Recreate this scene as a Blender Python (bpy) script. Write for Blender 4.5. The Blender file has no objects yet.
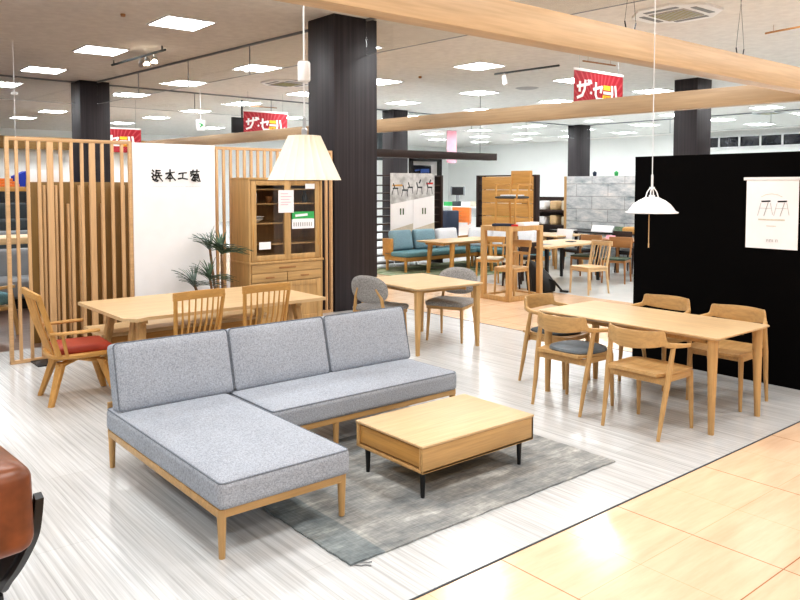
import bpy, bmesh, math, random
from mathutils import Vector, Matrix, Euler
random.seed(7)
SC = bpy.context.scene
COL = SC.collection
PI = math.pi

# ------------------------------------------------------------------ materials
def _new(name):
    m = bpy.data.materials.new(name); m.use_nodes = True
    nt = m.node_tree; b = nt.nodes['Principled BSDF']
    return m, nt, b

def _ramp(nt, fac, stops):
    r = nt.nodes.new('ShaderNodeValToRGB')
    el = r.color_ramp.elements
    while len(el) < len(stops): el.new(0.5)
    for e, (p, c) in zip(el, stops):
        e.position = p; e.color = (*c, 1)
    nt.links.new(fac, r.inputs[0])
    return r

def _coord(nt, scale, kind='Object', rot=(0, 0, 0)):
    tc = nt.nodes.new('ShaderNodeTexCoord'); mp = nt.nodes.new('ShaderNodeMapping')
    mp.inputs['Scale'].default_value = scale
    mp.inputs['Rotation'].default_value = rot
    nt.links.new(tc.outputs[kind], mp.inputs[0])
    return mp.outputs[0]

def _noise(nt, vec, scale, detail=3, rough=.55):
    n = nt.nodes.new('ShaderNodeTexNoise')
    n.inputs['Scale'].default_value = scale; n.inputs['Detail'].default_value = detail
    n.inputs['Roughness'].default_value = rough
    nt.links.new(vec, n.inputs['Vector'])
    return n

def _bump(nt, b, h, strength=.2, dist=.01):
    bp = nt.nodes.new('ShaderNodeBump'); bp.inputs['Strength'].default_value = strength
    bp.inputs['Distance'].default_value = dist
    nt.links.new(h, bp.inputs['Height']); nt.links.new(bp.outputs[0], b.inputs['Normal'])

def plain(name, c, rough=.5, metal=0., spec=.5, var=.06, vs=6.):
    m, nt, b = _new(name)
    n = _noise(nt, _coord(nt, (1, 1, 1)), vs)
    r = _ramp(nt, n.outputs[0], [(.3, tuple(max(0, x*(1-var)) for x in c)), (.7, tuple(min(1, x*(1+var)) for x in c))])
    nt.links.new(r.outputs[0], b.inputs['Base Color'])
    b.inputs['Roughness'].default_value = rough; b.inputs['Metallic'].default_value = metal
    b.inputs['Specular IOR Level'].default_value = spec
    return m

def wood(name, c, axis='x', dark=.72, rough=.42, s=1.):
    m, nt, b = _new(name)
    k = {'x': (1.2, 14, 14), 'y': (14, 1.2, 14), 'z': (14, 14, 1.2)}[axis]
    v = _coord(nt, tuple(q*s for q in k))
    n1 = _noise(nt, v, 1.6, 4, .6)
    r = _ramp(nt, n1.outputs[0], [(.25, tuple(x*dark for x in c)), (.5, tuple(x*(.5+dark*.5) for x in c)), (.72, c)])
    k2 = {'x': (3, 90, 90), 'y': (90, 3, 90), 'z': (90, 90, 3)}[axis]
    n2 = _noise(nt, _coord(nt, tuple(q*s for q in k2)), 1., 2)
    mx = nt.nodes.new('ShaderNodeMixRGB'); mx.blend_type = 'MULTIPLY'; mx.inputs[0].default_value = .35
    r2 = _ramp(nt, n2.outputs[0], [(.35, (.72, .66, .6)), (.6, (1, 1, 1))])
    nt.links.new(r.outputs[0], mx.inputs[1]); nt.links.new(r2.outputs[0], mx.inputs[2])
    nt.links.new(mx.outputs[0], b.inputs['Base Color'])
    b.inputs['Roughness'].default_value = rough
    _bump(nt, b, n2.outputs[0], .08, .002)
    return m

def fabric(name, c, var=.25, scale=160., rough=.95):
    m, nt, b = _new(name)
    v = _coord(nt, (1, 1, 1))
    a = _noise(nt, _coord(nt, (1, .35, .35)), scale, 2)
    a2 = _noise(nt, _coord(nt, (.35, 1, .9)), scale, 2)
    ad = nt.nodes.new('ShaderNodeMath'); ad.operation = 'MULTIPLY'
    nt.links.new(a.outputs[0], ad.inputs[0]); nt.links.new(a2.outputs[0], ad.inputs[1])
    r = _ramp(nt, ad.outputs[0], [(.14, tuple(x*(1-var) for x in c)), (.25, c), (.38, tuple(min(1, x*(1+var)) for x in c))])
    big = _noise(nt, v, 3.5, 3)
    mx = nt.nodes.new('ShaderNodeMixRGB'); mx.blend_type = 'MULTIPLY'; mx.inputs[0].default_value = .5
    r2 = _ramp(nt, big.outputs[0], [(.3, (.84, .84, .85)), (.65, (1, 1, 1))])
    nt.links.new(r.outputs[0], mx.inputs[1]); nt.links.new(r2.outputs[0], mx.inputs[2])
    nt.links.new(mx.outputs[0], b.inputs['Base Color'])
    b.inputs['Roughness'].default_value = rough; b.inputs['Specular IOR Level'].default_value = .15
    _bump(nt, b, ad.outputs[0], .35, .003)
    return m

def emit(name, c, s):
    m, nt, b = _new(name)
    n = _noise(nt, _coord(nt, (1, 1, 1)), 2)
    r = _ramp(nt, n.outputs[0], [(.3, tuple(x*.97 for x in c)), (.7, c)])
    nt.links.new(r.outputs[0], b.inputs['Emission Color'])
    b.inputs['Emission Strength'].default_value = s
    b.inputs['Base Color'].default_value = (.9, .9, .9, 1)
    return m

def glassy(name, tint, gloss=.12, alpha=.92):
    m = bpy.data.materials.new(name); m.use_nodes = True
    nt = m.node_tree; nt.nodes.clear()
    out = nt.nodes.new('ShaderNodeOutputMaterial')
    tr = nt.nodes.new('ShaderNodeBsdfTransparent'); tr.inputs[0].default_value = (*tint, 1)
    gl = nt.nodes.new('ShaderNodeBsdfGlossy'); gl.inputs['Roughness'].default_value = .02
    n = _noise(nt, _coord(nt, (1, 1, 1)), 1.5)
    mu = nt.nodes.new('ShaderNodeMath'); mu.operation = 'MULTIPLY_ADD'
    nt.links.new(n.outputs[0], mu.inputs[0]); mu.inputs[1].default_value = gloss*.2; mu.inputs[2].default_value = gloss*.4
    mi = nt.nodes.new('ShaderNodeMixShader')
    nt.links.new(mu.outputs[0], mi.inputs[0]); nt.links.new(tr.outputs[0], mi.inputs[1]); nt.links.new(gl.outputs[0], mi.inputs[2])
    nt.links.new(mi.outputs[0], out.inputs[0])
    return m

OAK = (.68, .42, .20)
OAKL = (.80, .56, .32)
M = {}
for ax in 'xyz':
    M['oak_'+ax] = wood('oak_'+ax, (.65, .405, .175), ax)
    M['oakl_'+ax] = wood('pale_oak_'+ax, (.74, .52, .29), ax, .80)
    M['gold_'+ax] = wood('honey_oak_'+ax, (.66, .36, .11), ax, .75)
    M['slat_'+ax] = wood('slat_wood_'+ax, (.74, .47, .25), ax, .82)
    M['walnut_'+ax] = wood('walnut_'+ax, (.42, .20, .07), ax, .7)
    M['tan_'+ax] = wood('tan_board_'+ax, (.27, .155, .045), ax, .75)
    M['darkwood_'+ax] = wood('dark_wood_'+ax, (.045, .022, .016), ax, .6)
    M['beam_'+ax] = wood('beam_wood_'+ax, (.70, .49, .29), ax, .74, s=.55)
M['beamshade_x'] = wood('shaded_beam_wood', (.46, .32, .19), 'x', .75, s=.55)  # beam wood darkened; shade on the side turned from the light is in the colour
M['tealpad'] = fabric('pale_teal_fabric', (.25, .38, .44), .2, 150)
M['sofa'] = fabric('heather_grey_fabric', (.40, .425, .47), .25, 230)
M['piping'] = fabric('grey_piping', (.22, .24, .27), .2)
M['greyfab'] = fabric('light_grey_fabric', (.36, .35, .34), .3, 200)
M['teal'] = fabric('teal_fabric', (.17, .31, .35), .2, 150)
M['whitefab'] = fabric('white_fabric', (.80, .81, .84), .08, 150)
M['cream'] = fabric('cream_fabric', (.72, .66, .54), .1, 150)
M['red_leather'] = plain('red_leather', (.40, .055, .025), .5)
M['brown_leather'] = plain('brown_leather', (.17, .052, .017), .36, var=.45, vs=9)
M['slate_leather'] = plain('slate_leather', (.12, .145, .165), .42, var=.2, vs=12)
M['green_seat'] = plain('dark_green_seat', (.05, .08, .05), .6)
M['black'] = plain('black_paint', (.008, .008, .009), .45)
M['blackmatte'] = plain('black_matte', (.0035, .003, .003), .9, spec=.08)
M['white'] = plain('white_paint', (.86, .86, .86), .5, var=.02)
M['whitegloss'] = plain('white_gloss', (.88, .88, .88), .2, var=.02)
M['wall'] = plain('far_wall_white', (.95, .96, .94), .8, var=.03, vs=.5)
M['paper'] = plain('white_paper', (.93, .915, .92), .7, var=.02)
M['ink'] = plain('black_ink', (.012, .010, .010), .7)
M['greyink'] = plain('grey_ink', (.45, .43, .42), .7)
M['tanink'] = plain('tan_ink', (.62, .5, .42), .7)
M['navy'] = plain('navy', (.02, .03, .06), .6)
M['metal'] = plain('brushed_metal', (.6, .6, .6), .3, 1.)
M['darkmetal'] = plain('dark_metal', (.05, .05, .055), .4, .6)
M['blue'] = plain('blue_cloth', (.02, .05, .42), .8)
M['orange'] = wood('orange_wood', (.75, .20, .035), 'x', .8)
M['yellow'] = plain('yellow_ink', (.95, .60, .04), .6)
M['green'] = plain('green_print', (.05, .42, .12), .6)
M['redprint'] = plain('red_print', (.6, .03, .03), .6)
M['pink'] = plain('pink_cloth', (.9, .42, .50), .8)
M['leaf'] = plain('leaf_green', (.075, .125, .07), .55, var=.5, vs=20)
M['leafgrey'] = plain('leaf_greygreen', (.16, .21, .18), .55, var=.4, vs=20)
M['trunk'] = plain('plant_trunk', (.22, .13, .07), .9, var=.4, vs=30)
M['screen'] = plain('screen_dark', (.01, .012, .02), .15)
M['bluedot'] = plain('screen_blue', (.05, .12, .4), .4)
M['grey'] = plain('mid_grey', (.25, .26, .27), .6)
M['darkgrey'] = plain('dark_grey_uphol', (.06, .07, .075), .8)
M['olive'] = plain('olive_green', (.30, .30, .05), .8)
M['glass'] = glassy('clear_glass', (.955, .965, .965), .10)
M['glass_dark'] = glassy('cabinet_glass', (.93, .93, .93), .08)
M['bulb'] = emit('warm_bulb', (1., .86, .66), 14.)
M['panel'] = emit('light_panel', (.96, .985, 1.), 27.)
M['lampwhite'] = plain('lamp_enamel', (.9, .9, .9), .25, var=.01)
M['cord'] = plain('white_cord', (.8, .8, .8), .5)

def shade_mat():
    m, nt, b = _new('pleated_shade')
    n = _noise(nt, _coord(nt, (1, 1, 1)), 3)
    r = _ramp(nt, n.outputs[0], [(.3, (.88, .80, .66)), (.7, (.92, .85, .72))])
    nt.links.new(r.outputs[0], b.inputs['Base Color']); b.inputs['Roughness'].default_value = .8
    nt.links.new(r.outputs[0], b.inputs['Emission Color']); b.inputs['Emission Strength'].default_value = .06
    return m
M['shade'] = shade_mat()

def floor_streak():
    m, nt, b = _new('streaked_vinyl')
    v = _coord(nt, (27, .5, 1))
    n = _noise(nt, v, 1.7, 5, .62)
    r = _ramp(nt, n.outputs[0], [(.28, (.46, .465, .465)), (.45, (.61, .62, .62)), (.62, (.725, .735, .735))])
    fine = _noise(nt, _coord(nt, (95, .7, 1)), 1., 4)
    rf = _ramp(nt, fine.outputs[0], [(.35, (.80, .80, .80)), (.58, (1, 1, 1))])
    mx = nt.nodes.new('ShaderNodeMixRGB'); mx.blend_type = 'MULTIPLY'; mx.inputs[0].default_value = .8
    nt.links.new(r.outputs[0], mx.inputs[1]); nt.links.new(rf.outputs[0], mx.inputs[2])
    br = nt.nodes.new('ShaderNodeTexBrick')
    nt.links.new(_coord(nt, (1, 1, 1), rot=(0, 0, PI/2)), br.inputs['Vector'])
    br.inputs['Scale'].default_value = 1.; br.inputs['Brick Width'].default_value = 1.9
    br.inputs['Row Height'].default_value = .30; br.inputs['Mortar Size'].default_value = .0022
    br.inputs['Color1'].default_value = (1, 1, 1, 1); br.inputs['Color2'].default_value = (.93, .925, .92, 1)
    br.inputs['Mortar'].default_value = (.80, .80, .79, 1)
    m2 = nt.nodes.new('ShaderNodeMixRGB'); m2.blend_type = 'MULTIPLY'; m2.inputs[0].default_value = .9
    nt.links.new(mx.outputs[0], m2.inputs[1]); nt.links.new(br.outputs[0], m2.inputs[2])
    nt.links.new(m2.outputs[0], b.inputs['Base Color'])
    b.inputs['Roughness'].default_value = .22
    return m

def floor_tile():
    m, nt, b = _new('peach_tile')
    v = _coord(nt, (1, 1, 1))
    n = _noise(nt, _coord(nt, (1.2, 9, 1)), 1.5, 5, .65)
    r = _ramp(nt, n.outputs[0], [(.3, (.76, .52, .35)), (.5, (.82, .59, .41)), (.7, (.87, .65, .46))])
    def brick(w, h, mortar, col, off):
        br = nt.nodes.new('ShaderNodeTexBrick')
        mp = nt.nodes.new('ShaderNodeMapping'); tc = nt.nodes.new('ShaderNodeTexCoord')
        mp.inputs['Location'].default_value = off
        nt.links.new(tc.outputs['Object'], mp.inputs[0]); nt.links.new(mp.outputs[0], br.inputs['Vector'])
        br.offset = 0.; br.inputs['Scale'].default_value = 1.
        br.inputs['Brick Width'].default_value = w; br.inputs['Row Height'].default_value = h
        br.inputs['Mortar Size'].default_value = mortar; br.inputs['Mortar Smooth'].default_value = .1
        br.inputs['Color1'].default_value = (1, 1, 1, 1); br.inputs['Color2'].default_value = (.96, .95, .93, 1)
        br.inputs['Mortar'].default_value = (*col, 1)
        return br
    b1 = brick(.926, .886, .0035, (.55, .33, .22), (-2.57, -1.474, 0))
    b2 = brick(.463, .443, .0018, (.80, .68, .58), (-2.57, -1.474, 0))
    prev = r.outputs[0]
    for q in (b1, b2):
        mx = nt.nodes.new('ShaderNodeMixRGB'); mx.blend_type = 'MULTIPLY'; mx.inputs[0].default_value = .85
        nt.links.new(prev, mx.inputs[1]); nt.links.new(q.outputs[0], mx.inputs[2]); prev = mx.outputs[0]
    nt.links.new(prev, b.inputs['Base Color']); b.inputs['Roughness'].default_value = .16
    return m

def floor_plain(name, c1, c2, rough=.25, sc=(1, 1, 1), ns=1.5):
    m, nt, b = _new(name)
    n = _noise(nt, _coord(nt, sc), ns, 5, .6)
    r = _ramp(nt, n.outputs[0], [(.35, c1), (.65, c2)])
    nt.links.new(r.outputs[0], b.inputs['Base Color']); b.inputs['Roughness'].default_value = rough
    return m

def rug_mat():
    m, nt, b = _new('worn_grey_rug')
    big = _noise(nt, _coord(nt, (1.1, 2.6, 1)), 1.6, 6, .72)
    r = _ramp(nt, big.outputs[0], [(.30, (.16, .18, .19)), (.43, (.28, .29, .285)), (.54, (.40, .40, .38)), (.66, (.70, .70, .66))])
    st = _noise(nt, _coord(nt, (7, 120, 1)), 1., 3)
    rs = _ramp(nt, st.outputs[0], [(.3, (.66, .67, .69)), (.62, (1.0, 1.0, 1.0))])
    st2 = _noise(nt, _coord(nt, (90, 5, 1)), 1., 3)
    rs2 = _ramp(nt, st2.outputs[0], [(.3, (.78, .78, .79)), (.6, (1, 1, 1))])
    prev = r.outputs[0]
    for q in (rs, rs2):
        mx = nt.nodes.new('ShaderNodeMixRGB'); mx.blend_type = 'MULTIPLY'; mx.inputs[0].default_value = .8
        nt.links.new(prev, mx.inputs[1]); nt.links.new(q.outputs[0], mx.inputs[2]); prev = mx.outputs[0]
    # woven border band, lighter inner line and bluish-grey outer band along the left end
    tc = nt.nodes.new('ShaderNodeTexCoord'); sp = nt.nodes.new('ShaderNodeSeparateXYZ')
    nt.links.new(tc.outputs['Object'], sp.inputs[0])
    band = _ramp(nt, sp.outputs[0], [(0., (.70, .80, .85)), (.20, (.74, .84, .89)), (.21, (1.25, 1.25, 1.22)), (.235, (1.25, 1.25, 1.22)), (.245, (1, 1, 1))])
    band.color_ramp.interpolation = 'LINEAR'
    mx = nt.nodes.new('ShaderNodeMixRGB'); mx.blend_type = 'MULTIPLY'; mx.inputs[0].default_value = .8
    nt.links.new(prev, mx.inputs[1]); nt.links.new(band.outputs[0], mx.inputs[2])
    nt.links.new(mx.outputs[0], b.inputs['Base Color']); b.inputs['Roughness'].default_value = .85
    b.inputs['Specular IOR Level'].default_value = .25
    _bump(nt, b, st.outputs[0], .3, .004)
    return m

def stripe_mat(name, c1, c2, scale, axis='X', rough=.55):
    m, nt, b = _new(name)
    tc = nt.nodes.new('ShaderNodeTexCoord')
    w = nt.nodes.new('ShaderNodeTexWave'); w.bands_direction = 'DIAGONAL' if axis == 'D' else axis
    w.inputs['Scale'].default_value = scale; w.inputs['Distortion'].default_value = .0
    nt.links.new(tc.outputs['Object'], w.inputs['Vector'])
    n = _noise(nt, _coord(nt, (8, 8, .3)), 2, 3)
    r = _ramp(nt, w.outputs[0], [(.0, c1), (.35, c2)])
    mx = nt.nodes.new('ShaderNodeMixRGB'); mx.blend_type = 'MULTIPLY'; mx.inputs[0].default_value = .6
    rr = _ramp(nt, n.outputs[0], [(.3, (.6, .6, .6)), (.7, (1, 1, 1))])
    nt.links.new(r.outputs[0], mx.inputs[1]); nt.links.new(rr.outputs[0], mx.inputs[2])
    nt.links.new(mx.outputs[0], b.inputs['Base Color']); b.inputs['Roughness'].default_value = rough
    return m

def pillar_mat():
    m, nt, b = _new('ribbed_dark_panel')
    n = _noise(nt, _coord(nt, (28, 28, .4)), 1.0, 3)
    r = _ramp(nt, n.outputs[0], [(.35, (.012, .009, .011)), (.65, (.032, .023, .027))])
    nt.links.new(r.outputs[0], b.inputs['Base Color']); b.inputs['Roughness'].default_value = .5
    return m

def stone_mat():
    m, nt, b = _new('slate_tile_print')
    n = _noise(nt, _coord(nt, (1, 1.1, 3.2), rot=(.6, 0, 0)), 1.8, 8, .74)
    r = _ramp(nt, n.outputs[0], [(.3, (.22, .27, .29)), (.42, (.44, .47, .49)), (.54, (.64, .65, .65)), (.68, (.85, .80, .77))])
    br = nt.nodes.new('ShaderNodeTexBrick')
    tc = nt.nodes.new('ShaderNodeTexCoord'); sx = nt.nodes.new('ShaderNodeSeparateXYZ'); cx_ = nt.nodes.new('ShaderNodeCombineXYZ')
    nt.links.new(tc.outputs['Object'], sx.inputs[0]); nt.links.new(sx.outputs[1], cx_.inputs[0]); nt.links.new(sx.outputs[2], cx_.inputs[1])
    nt.links.new(cx_.outputs[0], br.inputs['Vector'])
    br.inputs['Scale'].default_value = 1.; br.inputs['Brick Width'].default_value = .9; br.inputs['Row Height'].default_value = .3
    br.inputs['Mortar Size'].default_value = .009
    br.inputs['Color1'].default_value = (1, 1, 1, 1); br.inputs['Color2'].default_value = (.88, .9, .92, 1); br.inputs['Mortar'].default_value = (.5, .5, .5, 1)
    mx = nt.nodes.new('ShaderNodeMixRGB'); mx.blend_type = 'MULTIPLY'; mx.inputs[0].default_value = .9
    nt.links.new(r.outputs[0], mx.inputs[1]); nt.links.new(br.outputs[0], mx.inputs[2])
    nt.links.new(mx.outputs[0], b.inputs['Base Color']); b.inputs['Roughness'].default_value = .7
    return m

def banner_mat():
    m, nt, b = _new('red_ray_banner')
    tc = nt.nodes.new('ShaderNodeTexCoord'); mp = nt.nodes.new('ShaderNodeMapping')
    mp.inputs['Location'].default_value = (0, .42, 0)
    mp.inputs['Rotation'].default_value = (-PI/2, 0, 0)
    nt.links.new(tc.outputs['Object'], mp.inputs[0])
    g = nt.nodes.new('ShaderNodeTexGradient'); g.gradient_type = 'RADIAL'
    nt.links.new(mp.outputs[0], g.inputs[0])
    mu = nt.nodes.new('ShaderNodeMath'); mu.operation = 'MULTIPLY'; mu.inputs[1].default_value = 2*PI*44
    sn = nt.nodes.new('ShaderNodeMath'); sn.operation = 'SINE'
    nt.links.new(g.outputs[1], mu.inputs[0]); nt.links.new(mu.outputs[0], sn.inputs[0])
    r = _ramp(nt, sn.outputs[0], [(.35, (.36, .008, .022)), (.65, (.50, .055, .07))])
    nt.links.new(r.outputs[0], b.inputs['Base Color']); b.inputs['Roughness'].default_value = .6
    return m

# ------------------------------------------------------------------ mesh builder
class MB:
    def __init__(s): s.bm = bmesh.new()
    def _merge(s, tmp, mat=None):
        if mat is not None: bmesh.ops.transform(tmp, matrix=mat, verts=tmp.verts[:])
        me = bpy.data.meshes.new('tmp'); tmp.to_mesh(me); tmp.free()
        s.bm.from_mesh(me); bpy.data.meshes.remove(me)
        return s
    def box(s, x0, x1, y0, y1, z0, z1, bev=0., mat=None, seg=2):
        t = bmesh.new(); bmesh.ops.create_cube(t, size=1.)
        for v in t.verts:
            v.co = Vector(((x0+x1)/2+v.co.x*(x1-x0), (y0+y1)/2+v.co.y*(y1-y0), (z0+z1)/2+v.co.z*(z1-z0)))
        if bev > 0:
            bmesh.ops.bevel(t, geom=t.edges[:], offset=bev, segments=seg, profile=.5, affect='EDGES')
        return s._merge(t, mat)
    def rbox(s, x0, x1, y0, y1, z0, z1, r=.03, puff=(0, 0, 0), n=10, mat=None):
        """rounded, slightly puffed cushion block"""
        t = bmesh.new(); bmesh.ops.create_cube(t, size=2.)
        bmesh.ops.subdivide_edges(t, edges=t.edges[:], cuts=n, use_grid_fill=True)
        c = Vector(((x0+x1)/2, (y0+y1)/2, (z0+z1)/2)); h = Vector(((x1-x0)/2, (y1-y0)/2, (z1-z0)/2))
        for v in t.verts:
            u = v.co.copy()
            p = Vector()
            for i in range(3):
                q = u[i]
                # concentrate the vertices near the borders
                q = math.copysign(1-(1-abs(q))**1.6 if abs(q) < 1 else 1, q)
                p[i] = q*h[i]
            inner = Vector([max(-(h[i]-r), min(h[i]-r, p[i])) for i in range(3)])
            d = p-inner
            if d.length > 1e-9: p = inner+d.normalized()*min(r, d.length if d.length < r else r)
            for i in range(3):
                if puff[i]:
                    j, k = [a for a in range(3) if a != i]
                    f = (1-min(1, abs(p[j]/h[j]))**4)*(1-min(1, abs(p[k]/h[k]))**4)
                    p[i] += puff[i]*f*(p[i]/h[i])
            v.co = c+p
        return s._merge(t, mat)
    def tube(s, pts, rad, n=10, caps=True, sq=None):
        """tube through pts; rad scalar or list; sq=(w,h) list gives flattened section instead"""
        pts = [Vector(p) for p in pts]; N = len(pts)
        if not isinstance(rad, (list, tuple)): rad = [rad]*N
        rings = []; prev = None
        for i, p in enumerate(pts):
            d = (pts[min(i+1, N-1)]-pts[max(i-1, 0)]).normalized()
            if prev is None:
                a = Vector((0, 0, 1)) if abs(d.z) < .9 else Vector((1, 0, 0))
                u = d.cross(a).normalized()
            else:
                u = (prev-d*prev.dot(d)).normalized()
            w = d.cross(u); prev = u
            rings.append([s.bm.verts.new(p+(u*math.cos(2*PI*k/n)+w*math.sin(2*PI*k/n))*rad[i]) for k in range(n)])
        for a, b in zip(rings, rings[1:]):
            for k in range(n):
                s.bm.faces.new((a[k], a[(k+1) % n], b[(k+1) % n], b[k]))
        if caps:
            s.bm.faces.new(rings[0][::-1]); s.bm.faces.new(rings[-1])
        return s
    def loft(s, rings, closed=True, caps=True):
        vr = [[s.bm.verts.new(Vector(p)) for p in r] for r in rings]
        n = len(vr[0])
        for a, b in zip(vr, vr[1:]):
            for k in range(n if closed else n-1):
                s.bm.faces.new((a[k], a[(k+1) % n], b[(k+1) % n], b[k]))
        if caps and closed:
            s.bm.faces.new(vr[0][::-1]); s.bm.faces.new(vr[-1])
        return s
    def leg(s, p0, p1, a0, a1, round_=False, yaw=0):
        """straight tapered leg of square (or round) section from p0 (bottom) to p1 (top); a = half sizes (x,y)"""
        if not isinstance(a0, tuple): a0 = (a0, a0)
        if not isinstance(a1, tuple): a1 = (a1, a1)
        n = 14 if round_ else 8
        def ring(p, a):
            o = []
            for k in range(n):
                t = 2*PI*(k+.5)/n
                if round_: x, y = math.cos(t)*a[0], math.sin(t)*a[1]
                else:
                    c, q = math.cos(t), math.sin(t)
                    x = a[0]*math.copysign(abs(c)**.35, c); y = a[1]*math.copysign(abs(q)**.35, q)
                x, y = x*math.cos(yaw)-y*math.sin(yaw), x*math.sin(yaw)+y*math.cos(yaw)
                o.append(Vector(p)+Vector((x, y, 0)))
            return o
        return s.loft([ring(p0, a0), ring(p1, a1)])
    def lathe(s, prof, c=(0, 0, 0), n=32, cap=False):
        rings = [[Vector(c)+Vector((r*math.cos(2*PI*k/n), r*math.sin(2*PI*k/n), z)) for k in range(n)] for r, z in prof]
        return s.loft(rings, True, cap)
    def prism(s, poly, h0, h1, plane='xy', off=0):
        """extruded polygon: plane xy (h=z), xz (h=y), yz (h=x)"""
        def P3(a, b, h):
            return {'xy': (a, b, h), 'xz': (a, h, b), 'yz': (h, a, b)}[plane]
        A = [s.bm.verts.new(P3(a, b, h0)) for a, b in poly]; B = [s.bm.verts.new(P3(a, b, h1)) for a, b in poly]
        n = len(poly)
        s.bm.faces.new(A[::-1]); s.bm.faces.new(B)
        for k in range(n): s.bm.faces.new((A[k], A[(k+1) % n], B[(k+1) % n], B[k]))
        return s
    def quad(s, *p):
        s.bm.faces.new([s.bm.verts.new(Vector(q)) for q in p]); return s
    def stroke(s, pts, w, frame, t=.0003):
        """flat brush stroke: pts are (u,v[,width factor]); frame(u,v) -> 3D point"""
        o_ = Vector(frame(0, 0)); nrm = (Vector(frame(1, 0))-o_).cross(Vector(frame(0, 1))-o_).normalized()
        for (a, b) in zip(pts, pts[1:]):
            s.k = getattr(s, 'k', 0)+1; lift = nrm*(t*s.k)
            wa = w*(a[2] if len(a) > 2 else 1); wb = w*(b[2] if len(b) > 2 else 1)
            dx, dy = b[0]-a[0], b[1]-a[1]; L = math.hypot(dx, dy) or 1
            nx, ny = -dy/L, dx/L; ex, ey = dx/L, dy/L
            q = [(a[0]-nx*wa/2-ex*wa*.35, a[1]-ny*wa/2-ey*wa*.35), (b[0]-nx*wb/2+ex*wb*.35, b[1]-ny*wb/2+ey*wb*.35),
                 (b[0]+nx*wb/2+ex*wb*.35, b[1]+ny*wb/2+ey*wb*.35), (a[0]+nx*wa/2-ex*wa*.35, a[1]+ny*wa/2-ey*wa*.35)]
            s.bm.faces.new([s.bm.verts.new(Vector(frame(*c))+lift) for c in q])
        return s
    def build(s, name, mat, parent=None, loc=None, ang=38):
        bmesh.ops.recalc_face_normals(s.bm, faces=s.bm.faces[:])
        lim = math.radians(ang)
        for f in s.bm.faces: f.smooth = True
        for e in s.bm.edges:
            if len(e.link_faces) == 2 and e.calc_face_angle(0) > lim: e.smooth = False
        me = bpy.data.meshes.new(name); s.bm.to_mesh(me); s.bm.free()
        o = bpy.data.objects.new(name, me); me.materials.append(M[mat] if isinstance(mat, str) else mat)
        COL.objects.link(o)
        if parent is not None: o.parent = parent
        if loc is not None: o.location = loc
        return o

def tag(o, label, cat, group=None, kind=None):
    if label: o['label'] = label
    if cat: o['category'] = cat
    if group: o['group'] = group
    if kind: o['kind'] = kind
    return o
def thing(name, label, cat, loc=(0, 0, 0), rz=0, group=None):
    o = bpy.data.objects.new(name, None); COL.objects.link(o)
    o.empty_display_size = .1; o.location = loc; o.rotation_euler = (0, 0, rz)
    return tag(o, label, cat, group)
def struct(mb, name, mat):
    return tag(mb.build(name, mat), None, None, None, 'structure')
def dup(root, loc, rz, label=None, group=None):
    r = root.copy(); COL.objects.link(r); r.location = loc; r.rotation_euler = (0, 0, rz)
    if label: r['label'] = label
    if group: r['group'] = group
    for ch in list(root.children):
        c = ch.copy(); COL.objects.link(c); c.parent = r
        for g in list(ch.children):
            d = g.copy(); COL.objects.link(d); d.parent = c
    return r

# ------------------------------------------------------------------ camera
PSI = math.atan(912/755.)
cam = bpy.data.cameras.new('camera'); co = bpy.data.objects.new('camera', cam); COL.objects.link(co)
co.location = (0, 0, 1.75)
co.rotation_euler = (math.radians(90-3.0), 0, PSI-PI/2)
cam.sensor_fit = 'HORIZONTAL'; cam.sensor_width = 36.; cam.lens = 36.*755/800
cam.shift_y = -(300-225.568)/800
cam.clip_end = 200; cam.clip_start = .05
SC.camera = co

# ------------------------------------------------------------------ room shell
M['vinyl'] = floor_streak(); M['tile'] = floor_tile(); M['rug'] = rug_mat(); M['stone'] = stone_mat(); M['banner'] = banner_mat()
M['floor_white'] = floor_plain('white_floor', (.70, .74, .74), (.82, .85, .85), .2)
M['floor_dark'] = floor_plain('dark_plank', (.10, .06, .045), (.20, .13, .10), .3, (1.5, 12, 1))
M['ceil'] = floor_plain('ceiling_board', (.72, .69, .655), (.80, .77, .73), .9, (1, 1, 1), 7)
M['pillar'] = pillar_mat()
ZC = 4.1
struct(MB().quad((-6, 2.365, 0), (6.9, 2.365, 0), (6.9, 8.75, 0), (-6, 8.75, 0)), 'floor', 'vinyl')
struct(MB().quad((-6, -6, 0), (34, -6, 0), (34, 2.365, 0), (-6, 2.365, 0)).quad((6.9, 2.365, 0), (9.85, 2.365, 0), (9.85, 34, 0), (6.9, 34, 0)), 'floor_tile', 'tile')
struct(MB().quad((9.85, 2.365, 0), (34, 2.365, 0), (34, 34, 0), (9.85, 34, 0)), 'floor_white', 'floor_white')
struct(MB().quad((-6, 8.75, 0), (6.9, 8.75, 0), (6.9, 34, 0), (-6, 34, 0)), 'floor_dark', 'floor_dark')
struct(MB().box(-6, 6.72, 2.358, 2.368, 0, .003), 'trim_1', 'darkgrey')
struct(MB().box(6.895, 6.905, 2.4, 8.75, 0, .003), 'trim_2', 'darkgrey')
struct(MB().box(-6, 34, -6, 36, ZC, ZC+.1), 'ceiling', 'ceil')
struct(MB().box(32, 32.2, -6, 34, 0, ZC), 'wall_right', 'wall')
struct(MB().box(-6, 34, 34, 34.2, 0, ZC), 'wall_back', 'wall')
# high strip windows in the far right wall
w = MB()
for k in range(6):
    y0 = 17.5-k*.9-.9
    w.box(31.9, 31.99, y0+.06, y0+.9, 3.42, 3.88)
struct(w, 'window_1', 'screen')
w = MB(); w.box(31.85, 31.98, 11.8, 17.6, 3.36, 3.44).box(31.85, 31.98, 11.8, 17.6, 3.86, 3.92)
for k in range(7): w.box(31.85, 31.98, 17.5-k*.9, 17.57-k*.9, 3.4, 3.9)
struct(w, 'trim_3', 'white')

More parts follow.
